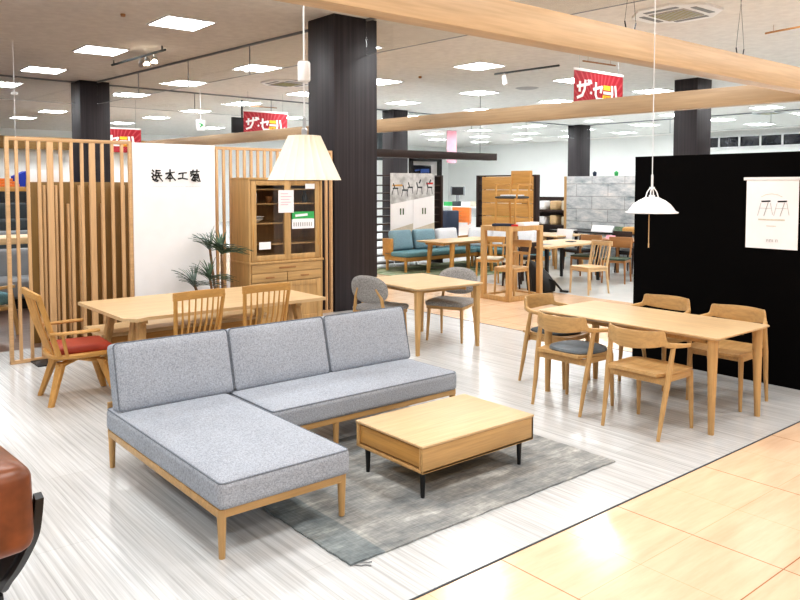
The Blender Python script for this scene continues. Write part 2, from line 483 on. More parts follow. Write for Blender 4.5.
def pillar(x0, x1, y0, y1, n):
    struct(MB().box(x0, x1, y0, y1, 0, ZC, .004), 'pillar_%s' % n, 'pillar')
pillar(5.95, 6.69, 8.6, 9.25, 'front')
pillar(5.30, 5.95, 17.55, 18.2, 'rear')
pillar(15.5, 16.1, 8.6, 9.15, 'right')
pillar(14.72, 15.3, 18.1, 18.65, 'centre')
pillar(23.9, 24.5, 18.0, 18.6, 'far')

# black display wall
o = struct(MB().box(6.72, 6.86, 2.38, 4.385, 0, 2.045, .004), 'wall_display', 'blackmatte')

# smoke curtains of clear glass below the ceiling
def curtain(label, p, q, drop=.46, n=3):
    p = Vector((*p, 0)); q = Vector((*q, 0)); L = (q-p).length
    t = thing('glass_smoke_curtain', label, 'glass panel', (p.x, p.y, ZC-drop), math.atan2(q.y-p.y, q.x-p.x), 'glass smoke curtains under the ceiling')
    MB().box(0, L, -.015, .015, drop-.035, drop-.001).build('rail', 'grey', t)
    MB().box(0, L, -.004, .004, 0, drop-.035).build('pane', 'glass', t)
    e = MB().box(0, L, -.006, .006, -.008, .0)
    e.build('edge_strip', 'grey', t)
    m = MB()
    for k in range(1, n): m.box(L*k/n-.006, L*k/n+.006, -.008, .008, 0, drop-.035)
    if n > 1: m.build('joint', 'grey', t)
curtain('long glass smoke curtain under the ceiling from the big pillar to the rear pillar', (6.3, 9.26), (5.68, 17.54), .5, 4)
curtain('clear glass smoke curtain running left from the rear pillar over the slat screen', (5.29, 17.87), (-3, 17.3), .5, 4)
curtain('clear glass smoke curtain running right from the rear pillar behind the sale banners', (5.96, 17.9), (14.97, 18.35), .5, 4)
curtain('clear glass smoke curtain running from the big front pillar towards the wide wooden beam', (6.5, 8.59), (6.75, 3.9), .5, 2)
curtain('clear glass smoke curtain behind the right pillar above the strip windows', (24.2, 17.9), (24.2, 4), .5, 4)
curtain('clear glass smoke curtain between the two distant pillars', (15.61, 18.4), (23.89, 18.3), .5, 3)

# ceiling light panels on a regular grid
def light(x, y, label):
    t = thing('ceiling_light', label, 'ceiling light', (x, y, ZC), 0, 'square recessed ceiling lights')
    MB().box(-.34, .34, -.36, .36, -.012, -.001).build('diffuser', 'panel', t)
    MB().box(-.37, .37, -.39, -.36, -.018, -.001).box(-.37, .37, .36, .39, -.018, -.001).box(-.37, -.34, -.36, .36, -.018, -.001).box(.34, .37, -.36, .36, -.018, -.001).build('frame', 'white', t)
named = {(0, 0): 'square lit ceiling panel nearest above the white sign panel',
         (0, 1): 'lit ceiling panel just left of the three small spotlights',
         (0, 2): 'lit ceiling panel just before the rear pillar',
         (2, 0): 'large lit ceiling panel beside the single white spotlight',
         (1, 1): 'lit ceiling panel seen through the glass left of the cord reel'}
L0 = None
for i in range(-2, 9):
    for j in range(-4, 7):
        x = 4.6+3.05*i; y = 10.5+2.98*j
        x -= .055*max(0, y-10.5)*max(0, min(1, (14-x)/5))
        a = math.atan2(y, x)-PSI; dist = math.hypot(x, y)
        inview = abs(a) < math.radians(31) and x > 0 and y > 0 and dist > 8.5 and not (j < 0 and i < 4)
        if inview: light(x, y, named.get((i, j), 'square recessed white ceiling light panel in the regular rows across the ceiling'))
        elif dist < 16:
            la = bpy.data.lights.new('ceiling_area', 'AREA'); la.shape = 'RECTANGLE'; la.size = .68; la.size_y = .72
            la.energy = 43; la.color = (.94, .975, 1.); lo = bpy.data.objects.new('ceiling_area', la); COL.objects.link(lo); lo.location = (x, y, ZC-.03)

# hanging frame of two wooden beams
t = tag(MB().box(-2, 9.0, 3.351, 3.51, 2.72, 2.945, .002).build('wooden_beam', 'beam_x'), 'thick pale wooden beam hanging across the top of the room', 'beam')
b2 = MB().box(0, 16.5, -.16, 0, 2.72, 2.945, .002).build('wooden_beam', 'beamshade_x')
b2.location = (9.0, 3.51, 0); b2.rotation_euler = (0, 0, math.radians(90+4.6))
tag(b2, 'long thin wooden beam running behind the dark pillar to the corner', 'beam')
k = 0
for x in (5.16, 6.92):
    for s in (-1, 1):
        q = tag(MB().tube([(x+s*.05, 3.43, 2.944), (x+s*.075, 3.43, 3.02)], .006, 6).tube([(x+s*.075, 3.43, 3.02), (x-s*.12, 3.43, ZC)], .0018, 5).build('suspension_wire', 'darkmetal'),
            'thin %s wire of the %s pair holding the wide wooden beam' % (('left', 'right')[s > 0], ('first', 'second')[x > 6]), 'wire')

# ------------------------------------------------------------------ L sofa
def edge_loop(x0, x1, y0, y1, z, r, inset=.004):
    pts = []
    for cx, cy, a0 in ((x1-r, y1-r, 0), (x0+r, y1-r, PI/2), (x0+r, y0+r, PI), (x1-r, y0+r, 1.5*PI)):
        for k in range(5):
            a = a0+k*PI/8
            pts.append((cx+math.cos(a)*(r-inset), cy+math.sin(a)*(r-inset), z))
    pts.append(pts[0]); return pts
sofa = thing('sectional_sofa', 'light grey fabric corner sofa with chaise end, oak frame and loose back cushions', 'sofa', (0, 0, 0))
def seat_cushion(x0, x1, y0, y1):
    c = MB().rbox(x0, x1, y0, y1, .232, .374, .034, (0, 0, .006), 16).build('seat_cushion', 'sofa', sofa)
    MB().tube(edge_loop(x0, x1, y0, y1, .365, .034, .009), .0045, 6, False).build('piping', 'piping', c)
seat_cushion(1.54, 2.292, 3.168, 4.74)
seat_cushion(2.30, 3.875, 4.0, 4.74)
cw = .771
for k in range(3):
    x0 = 1.562+k*(cw+.003); x1 = x0+cw
    h = .425; tilt = math.radians(-14)
    Mt = Matrix.Translation((0, 4.545, .376)) @ Matrix.Rotation(tilt, 4, 'X')
    c = MB().rbox(x0, x1, 0, .135, 0, h, .03, (0, .018, 0), 12, Mt).build('back_cushion', 'sofa', sofa)
    r = .03; lp = []
    for (cx, cz, a0) in ((x1-r, h-r, 0), (x0+r, h-r, PI/2), (x0+r, r, PI), (x1-r, r, 1.5*PI)):
        for q in range(5):
            a = a0+q*PI/8; lp.append(Mt @ Vector((cx+math.cos(a)*(r-.004), .008, cz+math.sin(a)*(r-.004))))
    lp.append(lp[0])
    MB().tube(lp, .0042, 6, False).build('piping', 'piping', c)
f = MB()
for (x0, x1, y0, y1) in ((1.545, 1.58, 3.2, 4.71), (2.235, 2.275, 3.2, 4.71), (1.575, 2.24, 3.185, 3.225), (1.575, 3.87, 4.695, 4.735), (2.27, 3.87, 4.02, 4.06), (3.835, 3.875, 4.03, 4.71)):
    f.box(x0, x1, y0, y1, .197, .239, .004)
f.build('frame', 'oak_x', sofa)
MB().box(1.56, 3.86, 4.741, 4.76, .20, .40, .004).build('back_panel', 'oak_x', sofa)
for (x, y) in ((1.566, 3.205), (2.253, 3.205), (1.566, 4.70), (3.855, 4.70), (3.855, 4.045), (2.80, 4.045), (2.253, 4.70)):
    MB().leg((x, y, .0 if x < 1.9 or y > 4.2 else .0125), (x, y, .238), .0155, .024, True).build('leg', 'oak_z', sofa)

# ------------------------------------------------------------------ coffee table
ct = thing('coffee_table', 'low square-edged oak coffee table with drawer on thin black legs', 'coffee table', (3.178, 3.39, .011))
X0, X1, Y0, Y1 = -.465, .465, -.31, .31
b = MB().box(X0, X1, Y0, Y0+.02, .142, .283, .004).box(X0, X1, Y1-.02, Y1, .142, .283, .004).box(X1-.02, X1, Y0, Y1, .142, .283, .004)
b.box(X0, X1, Y0, Y1, .140, .158, .003).box(X0, X0+.02, Y0+.021, Y0+.031, .159, .283).box(X0, X0+.02, Y1-.031, Y1-.021, .159, .283)
b.build('body', 'oak_x', ct)
MB().box(X0-.004, X1+.004, Y0-.004, Y1+.004, .284, .30, .005).build('table_top', 'oakl_x', ct)
MB().box(X0+.006, X0+.03, Y0+.034, Y1-.034, .170, .275, .002).build('drawer', 'gold_y', ct)
MB().box(X0+.032, X0+.05, Y0+.034, Y1-.034, .1585, .28).build('drawer_gap_shade', 'black', ct)  # black block stands in for the shade in the gap around the drawer
for (x, y) in ((-.443, -.285), (-.443, .22), (.36, -.285), (.36, .22)):
    MB().leg((x, y, -.002), (x+(.0 if x < 0 else -.0), y, .142), .011, .017, True).build('leg', 'black', ct)

# ------------------------------------------------------------------ rug
rg = MB()
nx, ny = 60, 40
import itertools
W_, D_ = 2.07, 1.45
vs = [[rg.bm.verts.new((W_*i/nx+(.0025*math.sin(j*.9)+.002*math.sin(j*2.3))*(i in (0, nx)), D_*j/ny+(.0025*math.sin(i*.5)+.002*math.sin(i*1.7))*(j in (0, ny)), .010+.0012*math.sin(i*.7+j*.4))) for j in range(ny+1)] for i in range(nx+1)]
for i in range(nx):
    for j in range(ny): rg.bm.faces.new((vs[i][j], vs[i+1][j], vs[i+1][j+1], vs[i][j+1]))
rim = [vs[i][0] for i in range(nx+1)]+[vs[nx][j] for j in range(1, ny+1)]+[vs[i][ny] for i in range(nx-1, -1, -1)]+[vs[0][j] for j in range(ny-1, 0, -1)]
low = [rg.bm.verts.new((v.co.x, v.co.y, .001)) for v in rim]
for k in range(len(rim)): rg.bm.faces.new((rim[k], rim[(k+1) % len(rim)], low[(k+1) % len(rim)], low[k]))
rug = rg.build('rug', 'rug', None, (1.985, 2.755, 0))
tag(rug, 'worn grey vintage-look rug with frayed corner under the coffee table', 'rug')
MB().tube([(.02, .0, .004), (.04, -.03, .004), (.06, -.035, .004), (.075, -.06, .004)], .003, 5).tube([(.05, 0, .004), (.085, -.028, .004), (.1, -.03, .004)], .0025, 5).build('frayed_thread', 'grey', rug)

# ------------------------------------------------------------------ dining table and its five chairs
def taper_table(name, label, loc, rz, lx, ly, z, th, legs, matx, topm, round_=True, r0=.021, r1=.038, cat='table', cr=.03):
    t = thing(name, label, cat, loc, rz)
    p = []; r = cr
    for cx, cy, a0 in ((lx/2-r, ly/2-r, 0), (-lx/2+r, ly/2-r, PI/2), (-lx/2+r, -ly/2+r, PI), (lx/2-r, -ly/2+r, 1.5*PI)):
        for k in range(5):
            a = a0+k*PI/8; p.append((cx+math.cos(a)*r, cy+math.sin(a)*r))
    def rg_(f, zz): return [(x*(1-f/lx), y*(1-f/ly), zz) for x, y in p]
    MB().loft([rg_(.06, z-th), rg_(.004, z-th*.42), rg_(0, z-.005), rg_(.006, z)]).build('table_top', topm, t)
    for (a, b, c, d) in legs:
        MB().leg((c, d, 0), (a, b, z-th+.002), r0, r1, round_).build('leg', matx+'_z', t)
    i = .14
    MB().box(-lx/2+i, lx/2-i, -ly/2+i, -ly/2+i+.02, z-th-.04, z-th+.002).box(-lx/2+i, lx/2-i, ly/2-i-.02, ly/2-i, z-th-.05, z-th+.002).box(-lx/2+i, -lx/2+i+.02, -ly/2+i, ly/2-i, z-th-.05, z-th+.002).box(lx/2-i-.02, lx/2-i, -ly/2+i, ly/2-i, z-th-.05, z-th+.002).build('apron', matx+'_x', t)
    return t
taper_table('dining_table', 'long rectangular oak dining table with thick round tapered legs by the black wall', (5.372, 3.372, 0), 0, .81, 1.60, .70, .028,
            [(-.335, -.73, -.345, -.735), (.33, -.73, .34, -.74), (-.335, .73, -.34, .73), (.33, .73, .335, .73)], 'oak', 'oakl_y')

def seat_surface(mb, W0, W1, xb, xf, z, th, dip=.018, lip=.015):
    nx, ny = 10, 12; top = []; bot = []
    for i in range(nx+1):
        u = i/nx; a = []; b_ = []
        for j in range(ny+1):
            v = -1+2*j/ny
            w_ = (W0+(W1-W0)*u)*(1-.14*(max(0, u-.7)/.3)**2)*(1-.08*(max(0, .25-u)/.25)**2)
            x = xb+(xf-xb)*u+ (.03*(1-v*v) if i == nx else .03*(1-v*v)*u**3) - .01*abs(v)**3*(1-u)
            zz = z - dip*(1-v*v)*math.sin(PI*min(1, u*1.05))*1.0 - lip*max(0, u-.8)**2*18*(1-.3*v*v) + .006*(1-u)
            a.append(mb.bm.verts.new((x, v*w_/2, zz))); b_.append(mb.bm.verts.new((x-.004, v*(w_/2-.006), zz-th)))
        top.append(a); bot.append(b_)
    F = mb.bm.faces.new
    for i in range(nx):
        for j in range(ny):
            F((top[i][j], top[i+1][j], top[i+1][j+1], top[i][j+1])); F((bot[i][j], bot[i][j+1], bot[i+1][j+1], bot[i+1][j]))
    for i in range(nx):
        F((top[i][0], bot[i][0], bot[i+1][0], top[i+1][0])); F((top[i][ny], top[i+1][ny], bot[i+1][ny], bot[i][ny]))
    for j in range(ny):
        F((top[0][j], top[0][j+1], bot[0][j+1], bot[0][j])); F((top[nx][j], bot[nx][j], bot[nx][j+1], top[nx][j+1]))
    return mb

def band_back(mb, P):
    """P: list of (x,y,zc,h,t) along the curved back and arms"""
    rings = []
    N = len(P)
    for i, (x, y, z, h, t) in enumerate(P):
        a = P[max(0, i-1)]; b = P[min(N-1, i+1)]
        d = Vector((b[0]-a[0], b[1]-a[1], 0)).normalized(); nrm = Vector((-d.y, d.x, 0))
        r = []
        for k in range(12):
            q = 2*PI*(k+.5)/12; c, s_ = math.cos(q), math.sin(q)
            r.append(Vector((x, y, z))+nrm*(t/2*math.copysign(abs(c)**.5, c))+Vector((0, 0, h/2*math.copysign(abs(s_)**.5, s_))))
        rings.append(r)
    mb.loft(rings); return mb

def smooth_path(P, n=4):
    out = []
    for i in range(len(P)-1):
        p0 = P[max(0, i-1)]; p1 = P[i]; p2 = P[i+1]; p3 = P[min(len(P)-1, i+2)]
        for k in range(n):
            t = k/n
            out.append(tuple(.5*((2*p1[q])+(-p0[q]+p2[q])*t+(2*p0[q]-5*p1[q]+4*p2[q]-p3[q])*t*t+(-p0[q]+3*p1[q]-3*p2[q]+p3[q])*t**3) for q in range(len(p1))))
    out.append(P[-1]); return out

def wishbone_chair(label, cush):
    t = thing('dining_chair', label, 'chair', (0, 0, 0), 0, 'oak armchairs around the long dining table')
    seat_surface(MB(), .43, .50, -.20, .235, .452, .022).build('seat', 'oak_x', t)
    half = [(.10, -.262, .632, .020, .026), (.05, -.272, .636, .026, .036), (-.04, -.268, .645, .032, .034), (-.11, -.250, .652, .036, .030), (-.145, -.233, .660, .046, .024), (-.156, -.224, .690, .096, .018), (-.170, -.211, .700, .108, .017), (-.205, -.175, .694, .114, .018), (-.25, -.09, .688, .126, .018), (-.265, 0, .686, .130, .018)]
    full = half+[(x, -y, z, h, w_) for x, y, z, h, w_ in half[-2::-1]]
    band_back(MB(), smooth_path(full, 4)).build('backrest', 'oak_y', t)
    for s in (-1, 1):
        MB().tube([(-.225, s*.225, 0), (-.18, s*.232, .22), (-.14, s*.243, .42), (-.095, s*.252, .645)], [.0125, .018, .021, .016], 12).build('leg', 'oak_z', t)
        MB().tube([(.225, s*.218, 0), (.218, s*.214, .22), (.21, s*.208, .425)], [.0125, .0175, .021], 12).build('leg', 'oak_z', t)
    MB().box(-.14, .215, -.222, -.2, .385, .43, .004).box(-.14, .215, .2, .222, .385, .43, .004).box(.19, .212, -.205, .205, .385, .43, .004).box(-.155, -.133, -.225, .225, .375, .425, .004).build('seat_frame', 'oak_x', t)
    return t
ch = wishbone_chair('oak armchair with bare wooden seat on the near side of the dining table, closest chair', 0)
ch.location = (4.835, 3.02, 0)
GRP = 'oak armchairs around the long dining table'
dup(ch, (4.865, 3.71, 0), math.radians(2), 'oak armchair holding a grey leather cushion on the near side of the dining table', GRP)
dup(ch, (6.02, 3.69, 0), PI, 'oak armchair against the black wall, behind the middle of the dining table', GRP)
dup(ch, (5.94, 2.99, 0), PI+.02, 'oak armchair against the black wall at the right corner of the dining table', GRP)
dup(ch, (5.37, 4.30, 0), -PI/2+.14, 'oak armchair with dark seat pad at the far end of the dining table', GRP)
def pad(label, loc, rz, mat):
    m = MB(); rings = []
    for (f, z) in ((.9, 0), (.98, .008), (1., .02), (.96, .036), (.8, .045), (.4, .05), (.02, .05)):
        r = []
        for k in range(28):
            a = 2*PI*k/28; c, s_ = math.cos(a), math.sin(a)
            r.append((.205*f*math.copysign(abs(c)**.75, c), .21*f*math.copysign(abs(s_)**.75, s_), z))
        rings.append(r)
    m.loft(rings)
    return tag(m.build('seat_cushion', mat, None), label, 'cushion')
p_ = pad('slate grey leather cushion lying on the near oak armchair seat', 0, 0, 'slate_leather'); p_.location = (4.90, 3.69, .442)
p_ = pad('dark flat seat pad on the armchair at the far table end', 0, 0, 'darkgrey'); p_.location = (5.37, 4.29, .442); p_.scale = (1, 1, .6)

# white enamel pendant above the dining table
def pendant_white():
    t = thing('pendant_lamp', 'white enamel dome pendant lamp with pull cord above the dining table', 'pendant lamp', (5.31, 3.31, 1.54))
    pr = [(.202, 0), (.199, .008), (.180, .014), (.165, .038), (.138, .070), (.100, .098), (.062, .118), (.042, .124)]
    MB().lathe(pr+[(r-.004, z-.004) for r, z in pr[::-1]], n=48).build('shade', 'lampwhite', t)
    m = MB().lathe([(.002, .205), (.02, .203), (.022, .19), (.02, .185), (.002, .185)], n=20)
    for k in range(4):
        a = k*PI/2+.3
        m.tube([(math.cos(a)*.050, math.sin(a)*.050, .118), (math.cos(a)*.036, math.sin(a)*.036, .165), (math.cos(a)*.018, math.sin(a)*.018, .19)], .0055, 6)
    m.lathe([(.024, .09), (.024, .14), (.002, .141)], n=16)
    m.build('bulb_holder', 'lampwhite', t)
    MB().tube([(0, 0, .20), (.0, 0, 1.5), (.0, 0, ZC-1.54)], .0045, 6).tube([(0, 0, .18), (0, 0, .30)], .009, 8).build('cord', 'cord', t)
    MB().tube([(-.02, .01, .02), (-.02, .01, -.24)], .004, 6).tube([(-.02, .01, -.24), (-.02, .01, -.275)], .006, 6).build('pull_cord', 'oakl_z', t)
pendant_white()

# pleated pendant above the sofa
def pendant_pleated():
    t = thing('pendant_lamp', 'cream pleated cone pendant lamp hanging over the grey sofa', 'pendant lamp', (2.755, 4.335, 1.79))
    n = 22; rings = []
    for (R, z, dep) in ((.234, 0, .013), (.232, .004, .013), (.105, .293, .006), (.104, .297, .006)):
        rings.append([((R+(dep if k % 2 else -dep))*math.cos(PI*k/n), (R+(dep if k % 2 else -dep))*math.sin(PI*k/n), z) for k in range(2*n)])
    MB().loft(rings, True, False).build('shade', 'shade', t, ang=70)
    MB().lathe([(.02, .26), (.02, .34), (.012, .35), (.012, .42), (.004, .43)], n=16).lathe([(.10, .29), (.002, .292)], n=24).build('lamp_holder', 'metal', t)
    MB().tube([(0, 0, .42), (0, 0, .66)], .006, 6).tube([(.0, 0, .8), (0, 0, ZC-1.79)], .0055, 6).build('cord', 'cord', t)
    MB().lathe([(.002, .655), (.034, .656), (.042, .665), (.042, .78), (.036, .79), (.002, .791)], n=24).build('cord_reel', 'white', t)
pendant_pleated()

# poster on the black wall
po = thing('hanging_poster', 'white poster of two chairs hanging on the black wall', 'poster', (6.712, 3.01, 1.20))
MB().box(-.004, .001, -.225, .225, 0, .62).build('sheet', 'paper', po)
MB().box(-.012, .004, -.25, .25, .60, .628, .003).build('hanging_rail', 'white', po)
fr = lambda u, v: (-.0065, -u, v)
s = MB()
for dx in (-.085, .055):
    s.stroke([(dx, .415), (dx+.07, .418)], .013, fr)
s.build('printed_seat', 'ink', po)
s = MB()
for dx in (-.085, .055):
    s.stroke([(dx-.008, .40), (dx-.035, .29)], .004, fr).stroke([(dx+.055, .405), (dx+.02, .29)], .007, fr).stroke([(dx+.075, .40), (dx+.095, .30)], .004, fr).stroke([(dx-.02, .355), (dx+.085, .355)], .003, fr)
for k, u in enumerate((-.035, -.008, .018, .044)):
    s.stroke([(u, .062), (u, .082)], .005, fr)
    if k != 2: s.stroke([(u+.014, .062), (u+.014, .082)], .004, fr).stroke([(u, .082 if k else .072), (u+.014, .082)], .004, fr)
s.build('printed_chair', 'greyink', po)
s = MB().stroke([(-.11, .255), (.11, .255)], .012, fr).stroke([(-.04, .20), (.04, .20)], .006, fr)
s.stroke([(-.09, .455), (-.05, .475), (0, .482), (.05, .475), (.09, .455)], .004, fr)
s.build('printed_text', 'cream', po)

# ------------------------------------------------------------------ slat screens and sign panel
def slat_screen(label, x0, x1, y, H, n, wide, loc=None):
    t = thing('slat_screen', label, 'screen', (x0, y, 0))
    L = x1-x0
    MB().box(0, L, -.02, .02, H-.035, H, .003).box(0, L, -.02, .02, 0.0, .035, .003).box(0, .035, -.021, .021, 0, H, .003).box(L-.035, L, -.021, .021, 0, H, .003).build('frame', 'slat_x', t)
    m = MB()
    for k in range(1, n):
        x = L*k/n; w_ = .029 if k in wide else .0145
        m.box(x-w_, x+w_, -.018, .018, .034, H-.034, .003)
    m.build('slats', 'slat_z', t)
    return t
Y_ = 8.08
s1 = slat_screen('tall open wooden slat screen left of the white sign panel', 1.725, 2.955, Y_, 2.228, 12, (4, 8))
MB().box(.18, .40, -.30, .02, .001, .014, .003).build('base_plate', 'black', s1)
sg = thing('sign_panel', 'tall white sign panel with black brush lettering', 'sign', (2.96, Y_, 0))
MB().box(0, .95, -.02, .03, 0, 2.215, .002).build('board', 'paper', sg)
# brush lettering: four characters
def glyphs():
    G = {}
    G['hama'] = [[(.05, .95), (.18, .82)], [(.0, .70), (.14, .58)], [(.02, .40), (.12, .22), (.26, .10)], [(.02, .40), (.2, .56)],
                 [(.40, .95), (.36, .70), (.34, .55)], [(.40, .90), (.78, .93)], [(.38, .72), (.80, .72)], [(.62, .72), (.62, .50)], [(.26, .48), (.92, .50)], [(.46, .38), (.30, .18), (.55, .08)], [(.66, .38), (.80, .22), (.98, .02)], [(.55, .08), (.45, .0), (.25, .05), (.05, .18)]]
    G['hon'] = [[(.08, .68), (.5, .74), (.9, .80)], [(.48, 1.), (.47, .5), (.46, .02)], [(.46, .70), (.28, .42), (.05, .22)], [(.5, .70), (.70, .38), (.98, .10)], [(.28, .26), (.68, .28)]]
    G['kou'] = [[(.10, .72), (.40, .80), (.86, .84)], [(.50, .80), (.48, .5), (.46, .22)], [(.05, .18), (.40, .24), (.95, .14)]]
    G['gei'] = [[(.05, .84), (.9, .88)], [(.28, 1.), (.26, .72)], [(.68, 1.02), (.64, .74)], [(.05, .72), (.2, .58), (.02, .46)], [(.30, .62), (.80, .66)], [(.42, .56), (.25, .32), (.12, .14)], [(.40, .50), (.78, .52), (.70, .28)],
                [(.34, .34), (.66, .34)], [(.30, .12), (.60, .16), (.86, .02)], [(.46, .34), (.44, .10)], [(.78, .60), (.86, .25), (.98, .0)], [(.15, .14), (.3, .06), (.5, .04)]]
    return [G[k] for k in ('hama', 'hon', 'kou', 'gei')]
m = MB()
fr = lambda u, v: (u, -.022, v)
for k, g in enumerate(glyphs()):
    cw_ = .118; h_ = .128; u0 = .21+k*.145; v0 = 1.80+(.012 if k == 2 else 0)
    hh = h_*.8 if k == 2 else h_
    for st in g:
        st2 = [(u0+a*cw_, v0+b_*hh, 1.25 if q == 0 else .85) for q, (a, b_) in enumerate(st)]
        m.stroke(st2, .015, fr)
m.build('lettering', 'ink', sg)
m = MB()
for k in range(30):
    u = .22+k*.0185
    if k not in (9, 10, 19): m.stroke([(u, 1.745), (u+.009, 1.745)], .007, fr)
m.build('small_print', 'whitefab', sg)
slat_screen('open wooden slat screen standing behind the glass-door cabinet', 3.925, 5.93, 8.64, 2.235, 21, ())

# closed tan partition with thin slats behind the left screen
t = thing('board_partition', 'lower tan board partition with thin pale strips seen through the slat screen', 'partition', (2.17, 8.99, 0))
MB().box(0, 1.9, 0, .05, 0, 1.795, .003).build('board', 'tan_z', t)
m = MB()
for k in range(14): m.box(.13+k*.125-.011, .13+k*.125+.011, -.05, -.001, .03, (1.76, 1.76, 1.55)[k % 3], .002)
m.build('strips', 'slat_z', t)

# ------------------------------------------------------------------ left dining set
lt = thing('dining_table', 'wide pale oak table with splayed trestle legs before the slat screen', 'table', (3.04, 6.48, 0))
m = MB()
poly = [(-.955, .62), (-.945, -.50), (-.86, -.60), (-.76, -.555), (.95, -.56), (.96, .62)]
m.prism([(x, y) for x, y in poly], .672, .70)
m.build('table_top', 'oakl_x', lt)
for sx in (-1, 1):
    MB().leg((sx*.80-.0, -.50, 0), (sx*.74, -.34, .675), (.03, .022), (.035, .045)).leg((sx*.80, -.10, 0), (sx*.74, -.24, .675), (.03, .022), (.035, .045)).build('leg', 'oak_z', lt)
    MB().leg((sx*.80, .50, 0), (sx*.74, .34, .675), (.03, .022), (.035, .045)).build('leg', 'oak_z', lt)
    MB().box(sx*.74-.03, sx*.74+.03, -.42, .42, .62, .673, .004).build('cross_rail', 'oak_y', lt)
bn = thing('bench', 'plain oak bench under the far side of the trestle table', 'bench', (3.08, 7.15, 0))
MB().box(-.86, .86, -.28, .24, .385, .42, .006).build('seat', 'oakl_x', bn)
MB().box(-.78, .78, -.25, -.225, .26, .385, .003).box(-.78, .78, .19, .215, .26, .385, .003).build('apron', 'gold_x', bn)
for sx in (-1, 1):
    for y in (-.22, .18): MB().leg((sx*.75, y, 0), (sx*.72, y, .39), .02, .03).build('leg', 'oak_z', bn)

def spindle_chair(label):
    t = thing('spindle_chair', label, 'chair', (0, 0, 0), 0, 'spindle-back chairs behind the sofa')
    # faces +Y ; back towards the viewer
    pts = [(x, -.235-.035*math.cos(x/.26*PI/2)*0-.0-.045*(1-(x/.26)**2), .87+.012*(1-(x/.26)**2)) for x in [-.26+.52*k/12 for k in range(13)]]
    rings = []
    for (x, y, z) in pts:
        rings.append([(x, y-.011, z-.036), (x, y+.011, z-.036), (x, y+.013, z), (x, y+.009, z+.03), (x, y-.009, z+.03), (x, y-.013, z)])
    MB().loft(rings).build('top_rail', 'gold_x', t)
    m = MB()
    for k in range(7):
        x = -.175+.35*k/6
        m.tube([(x*.92, -.17, .44), (x, -.225-.03*(1-(x/.26)**2), .65), (x*1.05, -.235-.045*(1-(x/.26)**2), .855)], [.008, .010, .007], 8)
    m.build('spindles', 'gold_z', t)
    for s in (-1, 1):
        MB().leg((s*.21, -.175, .43), (s*.245, -.245, .86), (.016, .014), (.017, .011)).build('back_post', 'gold_z', t)
        MB().leg((s*.22, -.22, 0), (s*.19, -.16, .43), .013, .02, True).build('leg', 'gold_z', t)
        MB().leg((s*.22, .23, 0), (s*.19, .18, .43), .013, .02, True).build('leg', 'gold_z', t)
    seat_surface(MB(), .42, .46, -.20, .20, .45, .024)
    m = MB(); m.rbox(-.225, .225, -.21, .21, .425, .452, .012, (0, 0, 0), 6); m.build('seat', 'gold_x', t)
    return t
sc = spindle_chair('honey oak spindle-back chair behind the left sofa cushion, back to the sofa'); sc.location = (2.62, 5.97, 0); sc.rotation_euler.z = math.radians(3); sc.scale = (.87, 1, 1)
dup(sc, (3.26, 5.97, 0), math.radians(-2), 'honey oak spindle-back chair behind the middle sofa cushion, nearer the cabinet', 'spindle-back chairs behind the sofa')

# swivel armchair with red leather seat
rc = thing('swivel_armchair', 'honey oak spindle-back swivel armchair with red leather seat', 'chair', (1.90, 6.50, 0), math.radians(-4))
seatring = []
for (f, z) in ((.93, .365), (1., .375), (1., .395), (.96, .405)):
    r = []
    for k in range(32):
        a = 2*PI*k/32; c, s_ = math.cos(a), math.sin(a)
        r.append((.255*f*math.copysign(abs(c)**.7, c), .26*f*math.copysign(abs(s_)**.7, s_), z))
    seatring.append(r)
MB().loft(seatring).build('seat_frame', 'gold_x', rc)
MB().rbox(-.19, .235, -.215, .215, .392, .455, .028, (0, 0, .008), 8).build('seat_pad', 'red_leather', rc)
pts = smooth_path([(-.33, -.27, .88), (-.375, -.15, .905), (-.385, 0, .91), (-.375, .15, .905), (-.33, .27, .88)], 4)
rings = []
for i, p in enumerate(pts):
    a = pts[max(0, i-1)]; b_ = pts[min(len(pts)-1, i+1)]
    d = Vector((b_[0]-a[0], b_[1]-a[1], 0)).normalized(); nn = Vector((-d.y, d.x, 0)); p = Vector(p)
    rings.append([p+nn*u+Vector((0, 0, v)) for u, v in ((.014, -.024), (.017, 0), (.012, .024), (-.012, .024), (-.017, 0), (-.014, -.024))])
MB().loft(rings).build('top_rail', 'gold_y', rc)
m = MB()
for k in range(6):
    y = -.16+.32*k/5
    m.tube([(-.215, y*.95, .395), (-.30, y*1.1, .65), (-.365+.0*y, y*1.22, .895)], [.009, .011, .008], 8)
m.build('spindles', 'gold_z', rc)
for s in (-1, 1):
    MB().leg((-.19, s*.225, .40), (-.335, s*.255, .89), (.022, .014), (.022, .012)).build('back_post', 'gold_z', rc)
    MB().loft([[(x, s*(y+d1), z+d2) for d1, d2 in ((-.022*w_, -.010), (.022*w_, -.010), (.026*w_, 0), (.02*w_, .010), (-.02*w_, .010), (-.026*w_, 0))] for x, y, z, w_ in ((-.26, .255, .590, .8), (-.15, .275, .585, 1), (.0, .285, .588, 1.5), (.08, .28, .59, 1.3), (.11, .275, .59, .8))]).build('armrest', 'gold_x', rc)
    MB().leg((-.13, s*.235, .39), (-.17, s*.27, .58), .014, .014, True).build('arm_post', 'gold_z', rc)
MB().tube([(-.19, -.16, .30), (0, 0, .335), (.19, .16, .30)], [.02, .03, .02], 8).tube([(.19, -.16, .30), (0, 0, .334), (-.19, .16, .30)], [.02, .03, .02], 8).lathe([(.06, .33), (.06, .37), (.002, .37)], n=20).build('swivel_cross', 'gold_x', rc)
for sx in (-1, 1):
    for sy in (-1, 1):
        MB().leg((sx*.255, sy*.215, 0), (sx*.155, sy*.13, .325), (.018, .022), (.03, .034), yaw=sx*sy*.7).build('leg', 'gold_z', rc)

